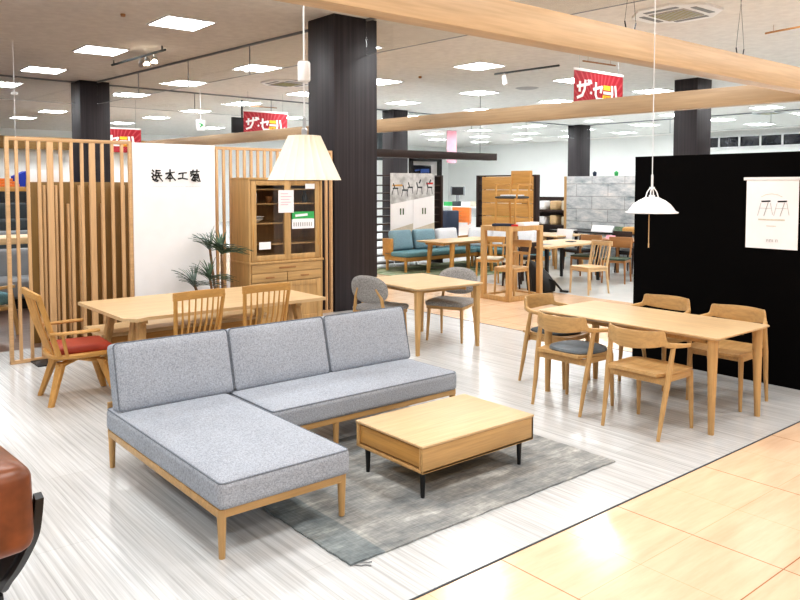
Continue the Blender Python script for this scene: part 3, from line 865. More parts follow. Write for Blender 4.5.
# ------------------------------------------------------------------ glass-door cabinet
cb = thing('display_cabinet', 'tall oak cabinet with two sliding glass doors, drawers and lower doors', 'cabinet', (4.36, 8.10, 0))
W, Dp, Hc = 1.05, .45, 1.852
HB = .80
m = MB().box(0, .025, 0, Dp, 0, Hc-.02, .002).box(W-.025, W, 0, Dp, 0, Hc-.02, .002).box(-.005, W+.005, -.01, Dp, Hc-.03, Hc, .003).box(.02, W-.02, Dp-.015, Dp-.002, 0.04, Hc-.03).box(.02, W-.02, .02, Dp, .04, .06)
m.box(-.008, W+.008, -.02, Dp, HB, HB+.03, .004).box(W/2-.02, W/2+.02, .015, .06, HB, Hc-.03)
m.box(.02, W-.02, .02, Dp-.02, HB+.03, HB+.045).box(.02, W-.02, .01, .03, .0, .05)
m.build('carcass', 'oak_z', cb)
for i, z in enumerate((1.02, 1.28, 1.52, 1.70)):
    MB().box(.03, W-.03, .06, Dp-.02, z, z+.018, .002).build('shelf', 'oak_x', cb)
for k, (x0, x1, y) in enumerate(((.03, .56, -.004), (.52, W-.03, .012))):
    m = MB(); z0, z1 = HB+.035, Hc-.035; fw = .07
    m.box(x0, x0+fw, y, y+.02, z0, z1, .003).box(x1-fw, x1, y, y+.02, z0, z1, .003).box(x0+fw, x1-fw, y, y+.02, z1-.06, z1, .003).box(x0+fw, x1-fw, y, y+.02, z0, z0+.07, .003)
    d = m.build('sliding_door', 'oak_z', cb)
    MB().box(x0+fw, x1-fw, y+.008, y+.012, z0+.07, z1-.06).build('glass_pane', 'glass_dark', d)
    hx = x0+.02 if k == 0 else x1-.035
    MB().box(hx, hx+.012, y-.004, y+.002, 1.0, 1.28, .002).build('handle', 'gold_z', d)
def drawer(x0, x1, z0, z1):
    d = MB().box(x0, x1, -.006, .02, z0, z1, .003).build('drawer', 'oak_x', cb)
    xm = (x0+x1)/2; wv = min(.12, (x1-x0)*.12)
    MB().box(xm-wv, xm+wv, -.016, -.005, (z0+z1)/2-.009, (z0+z1)/2+.009, .003).build('handle', 'walnut_x', d)
drawer(.03, W-.03, .69, .795); drawer(.03, W/2-.004, .575, .685); drawer(W/2+.004, W-.03, .575, .685)
for (x0, x1) in ((.03, W/2-.003), (W/2+.003, W-.03)):
    d = MB().box(x0, x0+.06, -.006, .016, .06, .568, .003).box(x1-.06, x1, -.006, .016, .06, .568, .003).box(x0+.06, x1-.06, -.006, .016, .505, .568, .003).box(x0+.06, x1-.06, -.006, .016, .06, .12, .003).box(x0+.06, x1-.06, .002, .01, .12, .505).build('lower_door', 'oak_z', cb)
def small(name, label, cat, mat, mb, loc, group=None):
    o = mb.build(name, mat); o.location = loc; return tag(o, label, cat, group)
cx, cy = 4.36, 8.10
small('mug', 'white mug on the upper left shelf of the glass cabinet', 'mug', 'whitegloss', MB().lathe([(.002, .001), (.032, .001), (.036, .13), (.032, .13), (.028, .01)], n=20), (cx+.17, cy+.18, 1.538))
small('wooden_cup', 'small brown wooden cup beside the white mug in the cabinet', 'cup', 'walnut_z', MB().lathe([(.002, .001), (.035, .001), (.04, .085), (.036, .085), (.03, .01)], n=20), (cx+.37, cy+.18, 1.538))
small('bowl', 'stack of white dishes on the middle left shelf of the cabinet', 'dishes', 'whitegloss', MB().lathe([(.04, .001), (.06, .02), (.10, .045), (.095, .05), (.05, .02), (.002, .02)], n=28).lathe([(.06, .05), (.11, .075), (.10, .08), (.002, .06)], n=28), (cx+.18, cy+.17, 1.299))
small('red_book', 'red book standing behind the right glass door', 'book', 'redprint', MB().box(-.03, .03, 0, .12, 0, .15, .003), (cx+.62, cy+.16, 1.539))
small('black_vase', 'dark narrow vase at the far right of the upper shelf', 'vase', 'darkgrey', MB().lathe([(.002, .001), (.03, .001), (.035, .06), (.02, .12), (.022, .15)], n=20), (cx+.90, cy+.18, 1.539))
small('price_card', 'large white price sheet hanging between the two glass doors', 'paper sheet', 'paper', MB().box(0, .22, -.0015, 0, 0, .28), (cx+.40, cy-.008, 1.42))
s = MB(); fr = lambda u, v: (u, -.003, v)
for k, (v, c) in enumerate(((.235, .1), (.20, .15), (.165, .12), (.13, .14), (.10, .10))): s.stroke([(.035, v), (.035+c, v)], .006, fr)
oo = s.build('printed_lines', 'pink'); oo.parent = [o for o in bpy.data.objects if o.name == 'price_card'][0]
g = thing('leaflet', 'green and white printed leaflet on the right glass door', 'leaflet', (cx+.60, cy+.008, 1.215))
MB().box(0, .33, -.002, 0, 0, .12).build('sheet', 'paper', g)
MB().box(0, .33, -.002, 0, .12, .215).build('green_panel', 'green', g)
MB().box(.02, .31, -.003, -.002, .105, .125).stroke([(.06, .165), (.22, .175)], .03, fr).build('white_text', 'paper', g)
s = MB()
for k in range(9): s.stroke([(.03+k*.032, .035), (.03+k*.032, .075)], .014, fr)
s.build('printed_icons', 'greyink', g)
small('price_card', 'small white price card on the lower left glass door', 'price card', 'paper', MB().box(0, .16, -.0015, 0, 0, .09), (cx+.13, cy-.008, .98))
small('price_card', 'small white price card at the top of the right glass door', 'price card', 'paper', MB().box(0, .14, -.0015, 0, 0, .065), (cx+.80, cy+.008, 1.715))

# ------------------------------------------------------------------ potted dracaena behind the table
def plant(name, label, loc, heads, pot=True):
    t = thing(name, label, 'plant', loc)
    MB().lathe([(.002, .001), (.11, .001), (.14, .24), (.13, .25), (.12, .22), (.002, .21)], n=24).build('pot', 'white', t)
    for (hx, hy, hz, R, mat, n) in heads:
        MB().tube([(hx*.3, hy*.3, .2), (hx*.7, hy*.7, hz*.6), (hx, hy, hz)], [.02, .016, .014], 8).build('stem', 'trunk', t)
        m = MB()
        for k in range(n):
            a = 2*PI*k*.381966*1.0+random.random()*.4; el = .2+1.15*((k*.618) % 1.); L = R*(.75+.35*random.random())
            d = Vector((math.cos(a)*math.cos(el), math.sin(a)*math.cos(el), math.sin(el)))
            sd = Vector((-math.sin(a), math.cos(a), 0)); p0 = Vector((hx, hy, hz-.03+.05*random.random()))
            prev = None
            for q in range(7):
                u = q/6; p = p0+d*L*u+Vector((0, 0, -.34*L*u*u)); wd = .0085*(1-u)**.6*(.4+min(1, u*5)*.6)+.0006
                cur = (m.bm.verts.new(p-sd*wd), m.bm.verts.new(p+Vector((0, 0, -.004))), m.bm.verts.new(p+sd*wd))
                if prev:
                    m.bm.faces.new((prev[0], prev[1], cur[1], cur[0])); m.bm.faces.new((prev[1], prev[2], cur[2], cur[1]))
                prev = cur
        m.build('leaves', mat, t)
    return t
plant('potted_dracaena', 'spiky green dracaena plant between the sign panel and the cabinet', (3.84, 7.72, 0), [(-.02, .02, 1.02, .36, 'leaf', 80), (-.20, -.06, .74, .32, 'leaf', 50), (-.30, .12, .66, .36, 'leafgrey', 44), (-.10, .14, 1.05, .36, 'leafgrey', 44)])

# ------------------------------------------------------------------ small table with two upholstered chairs
taper_table('dining_table', 'small square light oak table between two grey round-back chairs', (5.50, 6.30, 0), math.radians(-4), .92, 1.12, .70, .03,
            [(-.40, -.50, -.415, -.515), (.40, -.50, .415, -.50), (-.40, .50, -.415, .51), (.40, .50, .415, .51)], 'oak', 'oakl_x', False, (.018, .018), (.034, .034))
def round_chair(label):
    t = thing('upholstered_chair', label, 'chair', (0, 0, 0), 0, 'grey round-back chairs at the small table')
    # faces +X
    m = MB(); nu, nv = 18, 8; fr_, bk = [], []
    for side in (1, -1):
        rings = []
        for q in range(nv+1):
            s_ = q/nv; rr = []
            for k in range(32):
                a = 2*PI*k/32; c, w_ = math.cos(a), math.sin(a)
                y = .245*s_*math.copysign(abs(c)**.85, c); z = .155*s_*math.copysign(abs(w_)**.85, w_)
                x = -.22+.55*y*y+ -.18*z + side*.028*(1-s_**4)**.5
                rr.append((x, y, .645+z))
            rings.append(rr)
        rings[0] = [(p[0], p[1]*0+.001*math.cos(2*PI*k/32), .645+.001*math.sin(2*PI*k/32)) for k, p in enumerate(rings[0])]
        m.loft(rings, True, False)
    m.build('backrest', 'greyfab', t)
    MB().rbox(-.20, .24, -.235, .235, .40, .455, .026, (0, 0, .008), 8).build('seat_pad', 'greyfab', t)
    MB().box(-.19, .22, -.22, .22, .365, .402, .006).build('seat_frame', 'oak_y', t)
    for s in (-1, 1):
        MB().tube([(-.23, s*.215, 0), (-.19, s*.20, .38), (-.205, s*.17, .56), (-.235, s*.12, .66)], [.013, .02, .018, .013], 8).build('leg', 'oak_z', t)
        MB().leg((.22, s*.21, 0), (.19, s*.195, .38), .013, .021, True).build('leg', 'oak_z', t)
    return t
r1 = round_chair('grey round-back chair at the left side of the small table by the dark pillar'); r1.location = (5.06, 6.46, 0); r1.rotation_euler.z = math.radians(16)
dup(r1, (5.95, 6.26, 0), math.radians(205), 'grey round-back chair on the far right side of the small table', 'grey round-back chairs at the small table')

# ------------------------------------------------------------------ leather lounge chair at the lower left corner
lc = thing('lounge_chair', 'brown leather lounge chair with black curved frame in the lower left corner', 'armchair', (0, 0, 0))
Mt = Matrix.Translation((.19, 2.40, .655)) @ Matrix.Rotation(math.radians(-5), 4, 'X')
MB().rbox(-.36, .385, 0, .78, 0, .26, .045, (0, .02, .03), 16, Mt).build('back_cushion', 'brown_leather', lc)
MB().rbox(-.14, .55, 3.05, 3.62, .25, .40, .05, (0, 0, .02), 10).build('seat_cushion', 'brown_leather', lc)
def rail(x, w_):
    P = smooth_path([(2.485, .79), (2.51, .72), (2.56, .64), (2.73, .49), (2.92, .35), (3.10, .24), (3.50, .22)], 4)
    rings = []
    for i, (y, z) in enumerate(P):
        a = P[max(0, i-1)]; b_ = P[min(len(P)-1, i+1)]
        d = Vector((0, b_[0]-a[0], b_[1]-a[1])).normalized(); nn = Vector((0, -d.z, d.y))
        c = Vector((x, y, z)); th = .016
        rings.append([c+nn*th+Vector((-w_, 0, 0)), c+nn*th+Vector((w_, 0, 0)), c-nn*th+Vector((w_, 0, 0)), c-nn*th+Vector((-w_, 0, 0))])
    return MB().loft(rings)
for x in (.60, -.19): rail(x, .012).build('side_rail', 'black', lc)
MB().prism([(2.50, .77), (2.53, .70), (2.58, .63), (2.75, .48), (2.94, .34), (3.12, .24), (3.2, .24), (3.2, .50), (2.9, .66)], .578, .588, 'yz').build('side_panel', 'black', lc)
for x in (.57, -.16):
    MB().leg((x, 2.75, 0), (x, 2.98, .27), .016, .022, True).build('leg', 'black', lc)
    MB().leg((x, 3.52, 0), (x, 3.40, .24), .016, .022, True).build('leg', 'black', lc)

# ------------------------------------------------------------------ sale banners
def banner(label, x, y, z, w_=1.32, h=.60):
    t = thing('sale_banner', label, 'banner', (x, y, z-h/2))
    MB().box(-w_/2, w_/2, -.004, .004, -h/2, h/2).build('cloth', 'banner', t)
    MB().box(-w_/2-.01, w_/2+.01, -.012, .012, h/2-.01, h/2+.03, .003).build('top_rail', 'white', t)
    S = w_/1.32
    fr = lambda u, v: (u*S, -.008, v*.85+.025)
    m = MB(); L = .055
    for st in ([(-.58, .02), (-.28, .09)], [(-.52, .10), (-.53, -.06)], [(-.38, .14), (-.40, -.02), (-.46, -.14), (-.58, -.19)], [(-.30, .15), (-.28, .11)], [(-.25, .15), (-.23, .11)],
               [(-.235, -.075), (-.225, -.08)],
               [(-.16, .0), (.06, .06), (.03, -.04)], [(-.10, .12), (-.11, -.10), (-.07, -.18), (.08, -.18)],
               [(.12, -.045), (.29, -.045)],
               [(.34, .09), (.35, -.06), (.32, -.18)], [(.43, .10), (.46, -.12), (.50, -.165), (.58, -.12)]):
        m.stroke(st, L, fr)
    m.build('lettering', 'white', t)
    fr2 = lambda u, v: (u*S, -.0065, v*.85+.025)
    m = MB().stroke([(.14, .055), (.27, .055)], .09, fr2).stroke([(.13, -.15), (.30, -.15)], .12, fr2)
    m.build('yellow_label', 'yellow', t)
    fr3 = lambda u, v: (u*S, -.0125, v*.85+.025)
    m = MB()
    for (u, g) in ((.125, 'S'), (.175, 'A'), (.225, 'L'), (.275, 'E')):
        v = -.185; a, b_, c = u, u+.032, v+.07
        G = {'S': [[(b_, c), (a, c), (a, v+.035), (b_, v+.035), (b_, v), (a, v)]], 'A': [[(a, v), (a+.016, c), (b_, v)], [(a+.006, v+.025), (b_-.006, v+.025)]],
             'L': [[(a, c), (a, v), (b_, v)]], 'E': [[(b_, c), (a, c), (a, v), (b_, v)], [(a, v+.035), (b_-.006, v+.035)]]}[g]
        for st in G: m.stroke(st, .009, fr3)
    m.build('small_lettering', 'redprint', t)
    m = MB()
    for s_ in (-1, 1): m.tube([(s_*w_*.4, 0, h/2+.02), (s_*w_*.4, 0, ZC-z+h/2)], .003, 5)
    m.build('wire', 'grey', t)
banner('red sale banner hanging above the thin beam right of the centre', 10.5, 7.55, 3.6)
banner('red sale banner between the green exit sign and the big dark pillar', 9.60, 16.9, 3.6, 1.24, .60)
banner('red sale banner half hidden beside the rear pillar above the slat screen', 7.15, 20.7, 3.3, 1.4, .64)
def rod(label, p, q, z):
    a = Vector((*p, z)); b = Vector((*q, z))
    tag(MB().tube([a, b], .015, 6).tube([a+(b-a)*.15, a+(b-a)*.15+Vector((0, 0, ZC-z))], .003, 5).tube([a+(b-a)*.85, a+(b-a)*.85+Vector((0, 0, ZC-z))], .003, 5).build('hanging_rod', 'walnut_x'), label, 'rod')
rod('thin brown rod hung just above the right sale banner', (11.3, 8.48), (12.2, 8.42), 4.0)
rod('thin brown rod hung above the sale banner near the exit sign', (10.4, 19.18), (11.26, 19.18), 4.0)
rod('thin brown rod near the ceiling at the upper right edge', (11.35, 5.25), (11.2, 4.4), 4.0)

# ------------------------------------------------------------------ ceiling air units
def cassette(label, x, y, rz=0):
    t = thing('air_vent', label, 'air conditioner', (x, y, ZC), rz, 'ceiling cassette air conditioners')
    m = MB()
    R = .56; oc = [(R*math.cos(PI/8+k*PI/4)*1.05, R*math.sin(PI/8+k*PI/4)*1.05) for k in range(8)]
    m.prism(oc, -.03, -.001); m.build('cover', 'white', t)
    MB().box(-.26, .26, -.26, .26, -.045, -.028, .004).build('grille', 'greyink', t)
    m = MB()
    for a in range(4):
        r = Matrix.Rotation(a*PI/2, 4, 'Z'); m.box(-.24, .24, .34, .42, -.036, -.028, 0, r)
    m.build('outlet', 'grey', t)
    m = MB()
    for k in range(10): m.box(-.24, .24, -.235+k*.05, -.225+k*.05, -.048, -.044)
    m.build('louvre', 'olive', t)
cassette('white ceiling cassette air conditioner above the wide beam', 9.5, 5.6)
cassette('ceiling cassette air conditioner seen above the left sale banner', 9.07, 15.0)
cassette('small distant ceiling cassette air conditioner above the right sale banner', 17.9, 13.2)
cassette('round-looking distant ceiling air unit above the strip windows', 24.6, 11.2)

# track spotlights
tr = thing('track_light', 'ceiling track with three small lit spotlights at upper left', 'spotlight', (0, 0, 0))
MB().tube([(4.97, 14.5, 4.02), (5.10, 12.3, 4.02)], .02, 6).box(4.965, 4.985, 14.40, 14.42, 4.03, 4.099).box(5.08, 5.10, 12.4, 12.42, 4.03, 4.099).build('track', 'darkgrey', tr)
for (y, dz, lit) in ((13.25, 0, 0), (13.02, 0, 1), (12.72, 0, 1)):
    x = 4.97+.06*(14.5-y)
    h = MB().tube([(x, y, 4.0), (x, y, 3.93)], .012, 6).tube([(x+.03, y+.04, 3.95), (x-.03, y-.09, 3.86)], .045, 12).build('spot_head', 'metal', tr)
    if lit: MB().lathe([(.002, 0), (.05, .0), (.055, .02), (.002, .03)], (x-.045, y-.11, 3.83), 16).build('bulb', 'bulb', h)
tr = thing('track_light', 'ceiling track with a single white spotlight over the thin beam', 'spotlight', (0, 0, 0))
MB().tube([(11.41, 10.75, 4.03), (11.53, 9.2, 4.03)], .02, 6).build('track', 'darkgrey', tr)
MB().tube([(11.43, 10.5, 4.02), (11.43, 10.5, 3.95)], .012, 6).tube([(11.43, 10.5, 3.97), (11.41, 10.45, 3.78)], .05, 12).build('spot_head', 'white', tr)
# sprinkler heads and small vents
for (x, y, nm, lb) in ((10.771, 12.336, 'smoke_detector', 'small round ceiling detector left of the single spotlight'), (3.755, 10.479, 'sprinkler_head', 'small dark sprinkler head on the near left ceiling')):
    tag(MB().lathe([(.002, -.04), (.03, -.035), (.035, -.001), (.002, -.001)], (x, y, ZC), 16).build(nm, 'walnut_x'), lb, 'detector')
for (x, y, lb) in ((14.004, 12.134, 'flat round grey ceiling vent above the thin beam'),):
    tag(MB().lathe([(.002, -.02), (.22, -.02), (.28, -.001), (.002, -.001)], (x, y, ZC), 20).build('round_vent', 'greyink'), lb, 'vent')
# white cord hanging at the far left
tag(MB().tube([(3.05, 13.5, ZC-.001), (3.05, 13.5, 2.3)], .006, 5).lathe([(.002, -.03), (.05, -.02), (.05, .02), (.002, .03)], (3.05, 13.5, 3.25), 12).build('ceiling_wire', 'cord'), 'thin white cord hanging from the ceiling at the far left', 'cord')
# exit sign
ex = thing('exit_sign', 'small white exit sign with green pictogram hanging left of the sale banner', 'exit sign', (7.96, 17.15, 3.08))
MB().box(-.11, .11, -.03, .03, 0, .26, .004).tube([(0, 0, .26), (0, 0, ZC-3.08)], .008, 6).build('sign_box', 'white', ex)
fr = lambda u, v: (u, -.034, v)
MB().stroke([(-.04, .17), (.03, .15), (-.02, .09)], .03, fr).stroke([(.0, .15), (.05, .12)], .02, fr).build('pictogram', 'green', ex)
tag(MB().box(9.652-.0, 9.652+.62, 18.771, 18.771+.1, 3.20, 3.62, .005).box(9.652+.28, 9.652+.32, 18.771+.03, 18.771+.07, 3.6, ZC).build('monitor_box', 'black'), 'black hanging box just left of the second sale banner', 'box')

# dark hanging soffit and framed television by the rear display
t = thing('hanging_soffit', 'dark brown soffit beam hanging over the poster rack, ending near the pink banner', 'beam', (0, 0, 0))
MB().box(9.3, 13.9, 13.0, 13.3, 2.385, 2.555, .003).build('board', 'darkwood_x', t)
MB().box(9.6, 9.61, 13.1, 13.11, 2.55, ZC).box(13.4, 13.407, 13.1, 13.107, 2.55, ZC).build('hanger', 'darkmetal', t)
t = thing('black_door_frame', 'black square portal frame with a screen behind the ladder rack', 'frame', (11.93, 14.0, 0))
MB().box(0, .08, 0, .08, 0, 2.42).box(.93, 1.03, 0, .08, 0, 2.42).box(0, 1.03, 0, .08, 2.36, 2.52).build('frame', 'black', t)
MB().box(.08, .93, .1, .12, 0, 2.36).build('backing', 'white', t)
MB().box(.15, .72, .06, .1, 2.0, 2.26, .004).build('screen', 'screen', t)
MB().stroke([(.2, 2.13), (.32, 2.15)], .04, lambda u, v: (u, .058, v)).stroke([(.40, 2.12), (.62, 2.13)], .10, lambda u, v: (u, .058, v)).build('screen_picture', 'bluedot', t)
tag(MB().box(15.3, 16.1, 19.6, 19.75, 2.6, 3.5).build('wall_box', 'darkgrey'), 'dark grey box hanging just behind the distant centre pillar', 'box')
tag(MB().box(0, .55, 0, .01, 2.2, 3.6).stroke([(.12, 2.42), (.42, 2.42), (.42, 2.2), (.12, 2.2), (.12, 2.42)], .05, lambda u, v: (u, -.01, v)).build('hanging_banner', 'pink'), 'faint pink vertical banner on the far white wall', 'banner')
bpy.data.objects['hanging_banner'].location = (22.0, 23.453, .55)

# ------------------------------------------------------------------ ladder racks
def rack(name_label, x0, L, y, along, H=1.99, n=11, dp=.35):
    t = thing('ladder_rack', name_label, 'rack', (x0, y, 0), 0 if along == 'x' else -PI/2)
    MB().box(0, .07, 0, dp, 0, H, .003).box(L-.07, L, 0, dp, 0, H, .003).box(.07, L-.07, .01, dp-.01, H-.03, H-.002, .003).build('frame', 'darkwood_z', t)
    m = MB()
    for k in range(n): m.box(.07, L-.07, .02, dp-.02, .08+k*(H-.15)/n, .105+k*(H-.15)/n)
    m.build('rungs', 'darkwood_x', t)
    return t
r_ = rack('dark wooden ladder rack holding the furniture photo posters', 9.72, 2.0, 12.62, 'x')
def photo_poster(label, x, wd, style):
    t = thing('photo_poster', label, 'poster', (x, 12.60, 0))
    MB().box(0, wd, -.008, -.001, .55, 2.03).box(.1, .12, -.006, -.001, 0, .56).box(wd-.12, wd-.1, -.006, -.001, 0, .56).build('sheet', 'paper', t)
    fr = lambda u, v: (u, -.010, v)
    MB().prism([(0.0, 1.36+(.09 if style else 0)), (wd, 1.45+(.09 if style else 0)), (wd, 2.03), (0, 2.03)], -.0095, -.0085, 'xz').build('photo', 'floor_photo' if 'floor_photo' in M else 'greyfab', t)
    m = MB()
    if style == 0:
        for dx, dz in ((.12, 1.70), (.36, 1.66), (.50, 1.72)):
            dx *= wd/.58
            m.stroke([(dx-.06, dz), (dx+.07, dz)], .035, fr).stroke([(dx-.05, dz), (dx-.09, dz-.13)], .018, fr).stroke([(dx+.06, dz), (dx+.08, dz-.13)], .018, fr).stroke([(dx-.02, dz+.02), (dx-.05, dz+.1)], .03, fr)
    else:
        for dx, dz in ((.14, 1.72), (.40, 1.72)):
            dx *= wd/.55
            m.stroke([(dx-.06, dz+.1), (dx-.03, dz), (dx+.09, dz)], .035, fr).stroke([(dx-.03, dz), (dx-.06, dz-.15)], .018, fr).stroke([(dx+.08, dz), (dx+.10, dz-.15)], .018, fr).stroke([(dx+.02, dz+.1), (dx+.05, dz+.16)], .04, fr)
    m.build('photo_furniture', 'darkgrey', t)
    MB().stroke([(.1*wd, 1.76), (.5*wd, 1.765)] if style == 0 else [(.62*wd, 1.80), (.9*wd, 1.81)], .04, fr).build('photo_table', 'gold_x' if style == 0 else 'redprint', t)
    MB().stroke([(wd*.44, 1.14), (wd*.44, 1.25)], .04, fr).stroke([(wd*.56, 1.14), (wd*.56, 1.25)], .04, fr).build('emblem', 'leaf', t)
    MB().prism([(0, .55), (wd, .55), (wd, .93), (0, .80)], -.0095, -.0085, 'xz').build('lower_photo', 'cream', t)
M['floor_photo'] = floor_plain('photo_grey', (.40, .40, .40), (.75, .75, .75), .6, (1, 1, 1), 5)
photo_poster('large white poster with a photo of chairs around a round table, left of two', 10.16, .635, 0)
photo_poster('large white poster with a photo of dark chairs, right of two on the rack', 10.80, .63, 1)
rack('dark wooden ladder rack behind the wide wooden boards', 12.35, 1.75, 12.19, 'y', dp=.14)
bp = thing('panel_stand', 'stack of wide tan wooden boards standing behind the display cube', 'panel', (12.28, 10.5, 0))
m = MB()
for k in range(6): m.box(-.02, .02, -.05, 1.42, .22+k*.29, .22+k*.29+.282, .006)
m.build('boards', 'gold_y', bp)
MB().box(.02, .06, -.05, 0, 0, 1.96).box(.02, .06, 1.37, 1.42, 0, 1.96).build('upright', 'darkwood_z', bp)

# ------------------------------------------------------------------ open display cube with chairs and brochures
dc = thing('display_cube', 'open square oak frame cube holding a chair inside and one on top', 'display stand', (8.45, 7.64, 0))
W, D, Hh = .78, .60, 1.14
m = MB()
for x in (0, W-.075):
    for y in (0, D-.075): m.box(x, x+.075, y, y+.075, 0, Hh, .004)
for z in (0, Hh-.075):
    m.box(.074, W-.074, .002, .073, z+.001, z+.074, .003).box(.074, W-.074, D-.073, D-.002, z+.001, z+.074, .003).box(.002, .073, .074, D-.074, z+.001, z+.074, .003).box(W-.073, W-.002, .074, D-.074, z+.001, z+.074, .003)
m.build('frame', 'oak_z', dc)
MB().box(.02, W-.02, .02, D-.02, Hh-.03, Hh-.005).build('top_board', 'oak_x', dc)
MB().box(.06, W-.06, .06, D-.06, .02, .05).build('floor_board', 'oakl_x', dc)
def simple_chair(label, loc, rz, mat='oak', seat='oak_x', style='splat', H=.80, arms=False, sc_=1.):
    t = thing('side_chair', label, 'chair', loc, rz)
    MB().rbox(-.21, .22, -.215, .215, .415, .45, .015, (0, 0, .003), 5).build('seat', seat, t)
    for s in (-1, 1):
        MB().leg((-.25, s*.2, 0), (-.20, s*.19, .42), .013, .018).leg((-.20, s*.19, .42), (-.29, s*.195, H), .018, .013).build('leg', mat+'_z', t)
        MB().leg((.215, s*.205, 0), (.20, s*.195, .42), .013, .018).build('leg', mat+'_z', t)
    MB().box(-.20, .21, -.20, .20, .37, .415, .004).build('apron', mat+'_y', t)
    if style == 'spindle':
        MB().box(-.305, -.275, -.225, .225, H-.07, H+.01, .008).build('top_rail', mat+'_y', t)
        m = MB()
        for k in range(5): m.leg((-.19, -.13+k*.065, .44), (-.285, -.14+k*.07, H-.06), .008, .009, True)
        m.build('spindles', mat+'_z', t)
    elif style == 'board':
        MB().box(-.30, -.275, -.215, .215, H-.19, H+.01, .008).build('backrest', mat+'_y', t)
    elif style == 'splat':
        MB().box(-.295, -.27, -.215, .215, H-.10, H+.01, .008).box(-.265, -.245, -.20, .20, .62, .665, .004).build('backrest', mat+'_y', t)
        MB().box(-.24, -.225, -.07, -.02, .44, .64).box(-.24, -.225, .02, .07, .44, .64).build('splat', mat+'_z', t)
    elif style == 'high':
        MB().loft([[(-.215, -.20, .43), (-.195, -.20, .43), (-.195, .20, .43), (-.215, .20, .43)], [(-.26, -.2, .75), (-.24, -.2, .75), (-.24, .2, .75), (-.26, .2, .75)], [(-.36, -.22, 1.02), (-.34, -.22, 1.02), (-.34, .22, 1.02), (-.36, .22, 1.02)]]).build('backrest', mat+'_y', t)
    if arms:
        for s in (-1, 1): MB().box(-.25, .18, s*.225-.02, s*.225+.02, .62, .645, .006).leg((.19, s*.215, .42), (.16, s*.225, .625), .014, .014).build('armrest', mat+'_x', t)
    return t
simple_chair('plain oak chair with splat back standing inside the display cube', (8.84, 7.94, .051), math.radians(186), 'oak', 'oakl_x', 'splat', .84).scale = (.9, .9, 1)
c_ = simple_chair('oak armchair with tall curved back standing on top of the display cube', (8.84, 7.94, Hh+.001), math.radians(188), 'gold', 'darkgrey', 'board', .84, True)
c_.scale = (.9, .9, 1)
def paper(name, label, loc, w_, d, rz, mat='paper', h=.012, tilt=0, cat='brochure', group=None):
    o = MB().box(-w_/2, w_/2, -d/2, d/2, 0, h, .001).build(name, mat); o.location = loc; o.rotation_euler = (tilt, 0, rz)
    return tag(o, label, cat, group)
zt = Hh+.001
paper('brochure', 'white brochures fanned out on top of the display cube', (8.96, 7.73, zt), .40, .16, .12, 'paper', .05)
paper('brochure', 'navy brochure lying at the left on top of the display cube', (8.56, 7.86, zt), .16, .32, .5, 'navy', .035)
paper('brochure', 'red-edged brochure on top of the display cube', (8.62, 7.70, zt), .12, .1, .9, 'redprint', .025)
paper('brochure', 'white catalogue lying on the seat of the chair above the cube', (8.84, 7.94, Hh+.455), .22, .3, .2, 'paper', .02)

# ------------------------------------------------------------------ teal corner bench, cushions and table
gr = tag(MB().box(9.2, 12.6, 10.3, 12.55, .001, .012).build('rug', floor_plain('green_rug', (.10, .16, .06), (.42, .46, .34), .9, (1, 1, 1), 3)), 'mossy green rug below the teal bench', 'rug')
tb = thing('teal_bench_sofa', 'teal cushioned corner bench with light wooden legs by the poster rack', 'bench sofa', (0, 0, .012))
MB().rbox(9.66, 11.70, 11.50, 12.18, .30, .40, .03, (0, 0, .006), 8).build('seat_cushion', 'teal', tb)
MB().rbox(11.72, 12.22, 9.9, 12.18, .30, .40, .03, (0, 0, .006), 8).build('seat_cushion', 'teal', tb)
MB().box(9.68, 11.75, 11.53, 12.2, .22, .30, .004).box(11.751, 12.22, 9.92, 12.2, .221, .299, .004).build('frame', 'gold_x', tb)
MB().box(9.73, 12.2, 12.2, 12.24, .22, .62, .006).box(12.225, 12.25, 9.95, 12.2, .22, .50, .006).box(9.66, 9.72, 11.95, 12.24, .30, .66, .01).build('back_frame', 'gold_x', tb)
for (x, y) in ((9.72, 11.56), (9.72, 12.15), (11.6, 11.56), (12.25, 12.1), (11.8, 9.98), (12.17, 9.98)):
    MB().leg((x, y, 0), (x, y, .23), .022, .026).build('leg', 'gold_z', tb)
def backpad(label, x, y, rz, mat):
    o = MB().rbox(-.29, .29, -.07, .07, 0, .42, .05, (0, .03, 0), 8).build('back_cushion', mat); o.location = (x, y, .418); o.rotation_euler = (math.radians(-12), 0, rz)
    return tag(o, label, 'cushion')
backpad('teal square back cushion at the left end of the corner bench', 10.02, 12.03, .06, 'tealpad')
backpad('second teal back cushion on the corner bench, beside the first', 10.66, 12.03, 0, 'tealpad')
backpad('white back cushion next to the teal ones on the corner bench', 11.32, 12.03, 0, 'whitefab')
backpad('white back cushion in the corner of the teal bench', 12.02, 11.72, math.radians(-60), 'whitefab')
backpad('white back cushion seen just left of the display cube post', 12.06, 11.12, math.radians(-90), 'whitefab')
backpad('white back cushion seen through the display cube', 12.06, 10.49, math.radians(-90), 'whitefab')
t3 = taper_table('dining_table', 'light oak table with splayed legs in front of the teal bench', (10.65, 10.95, .012), math.radians(3), 1.75, .80, .66, .03,
            [(-.55, -.30, -.60, -.32), (-.55, .30, -.60, .32), (.55, -.30, .60, -.32), (.55, .30, .60, .32)], 'gold', 'oakl_x', False, (.03, .03), (.045, .045))

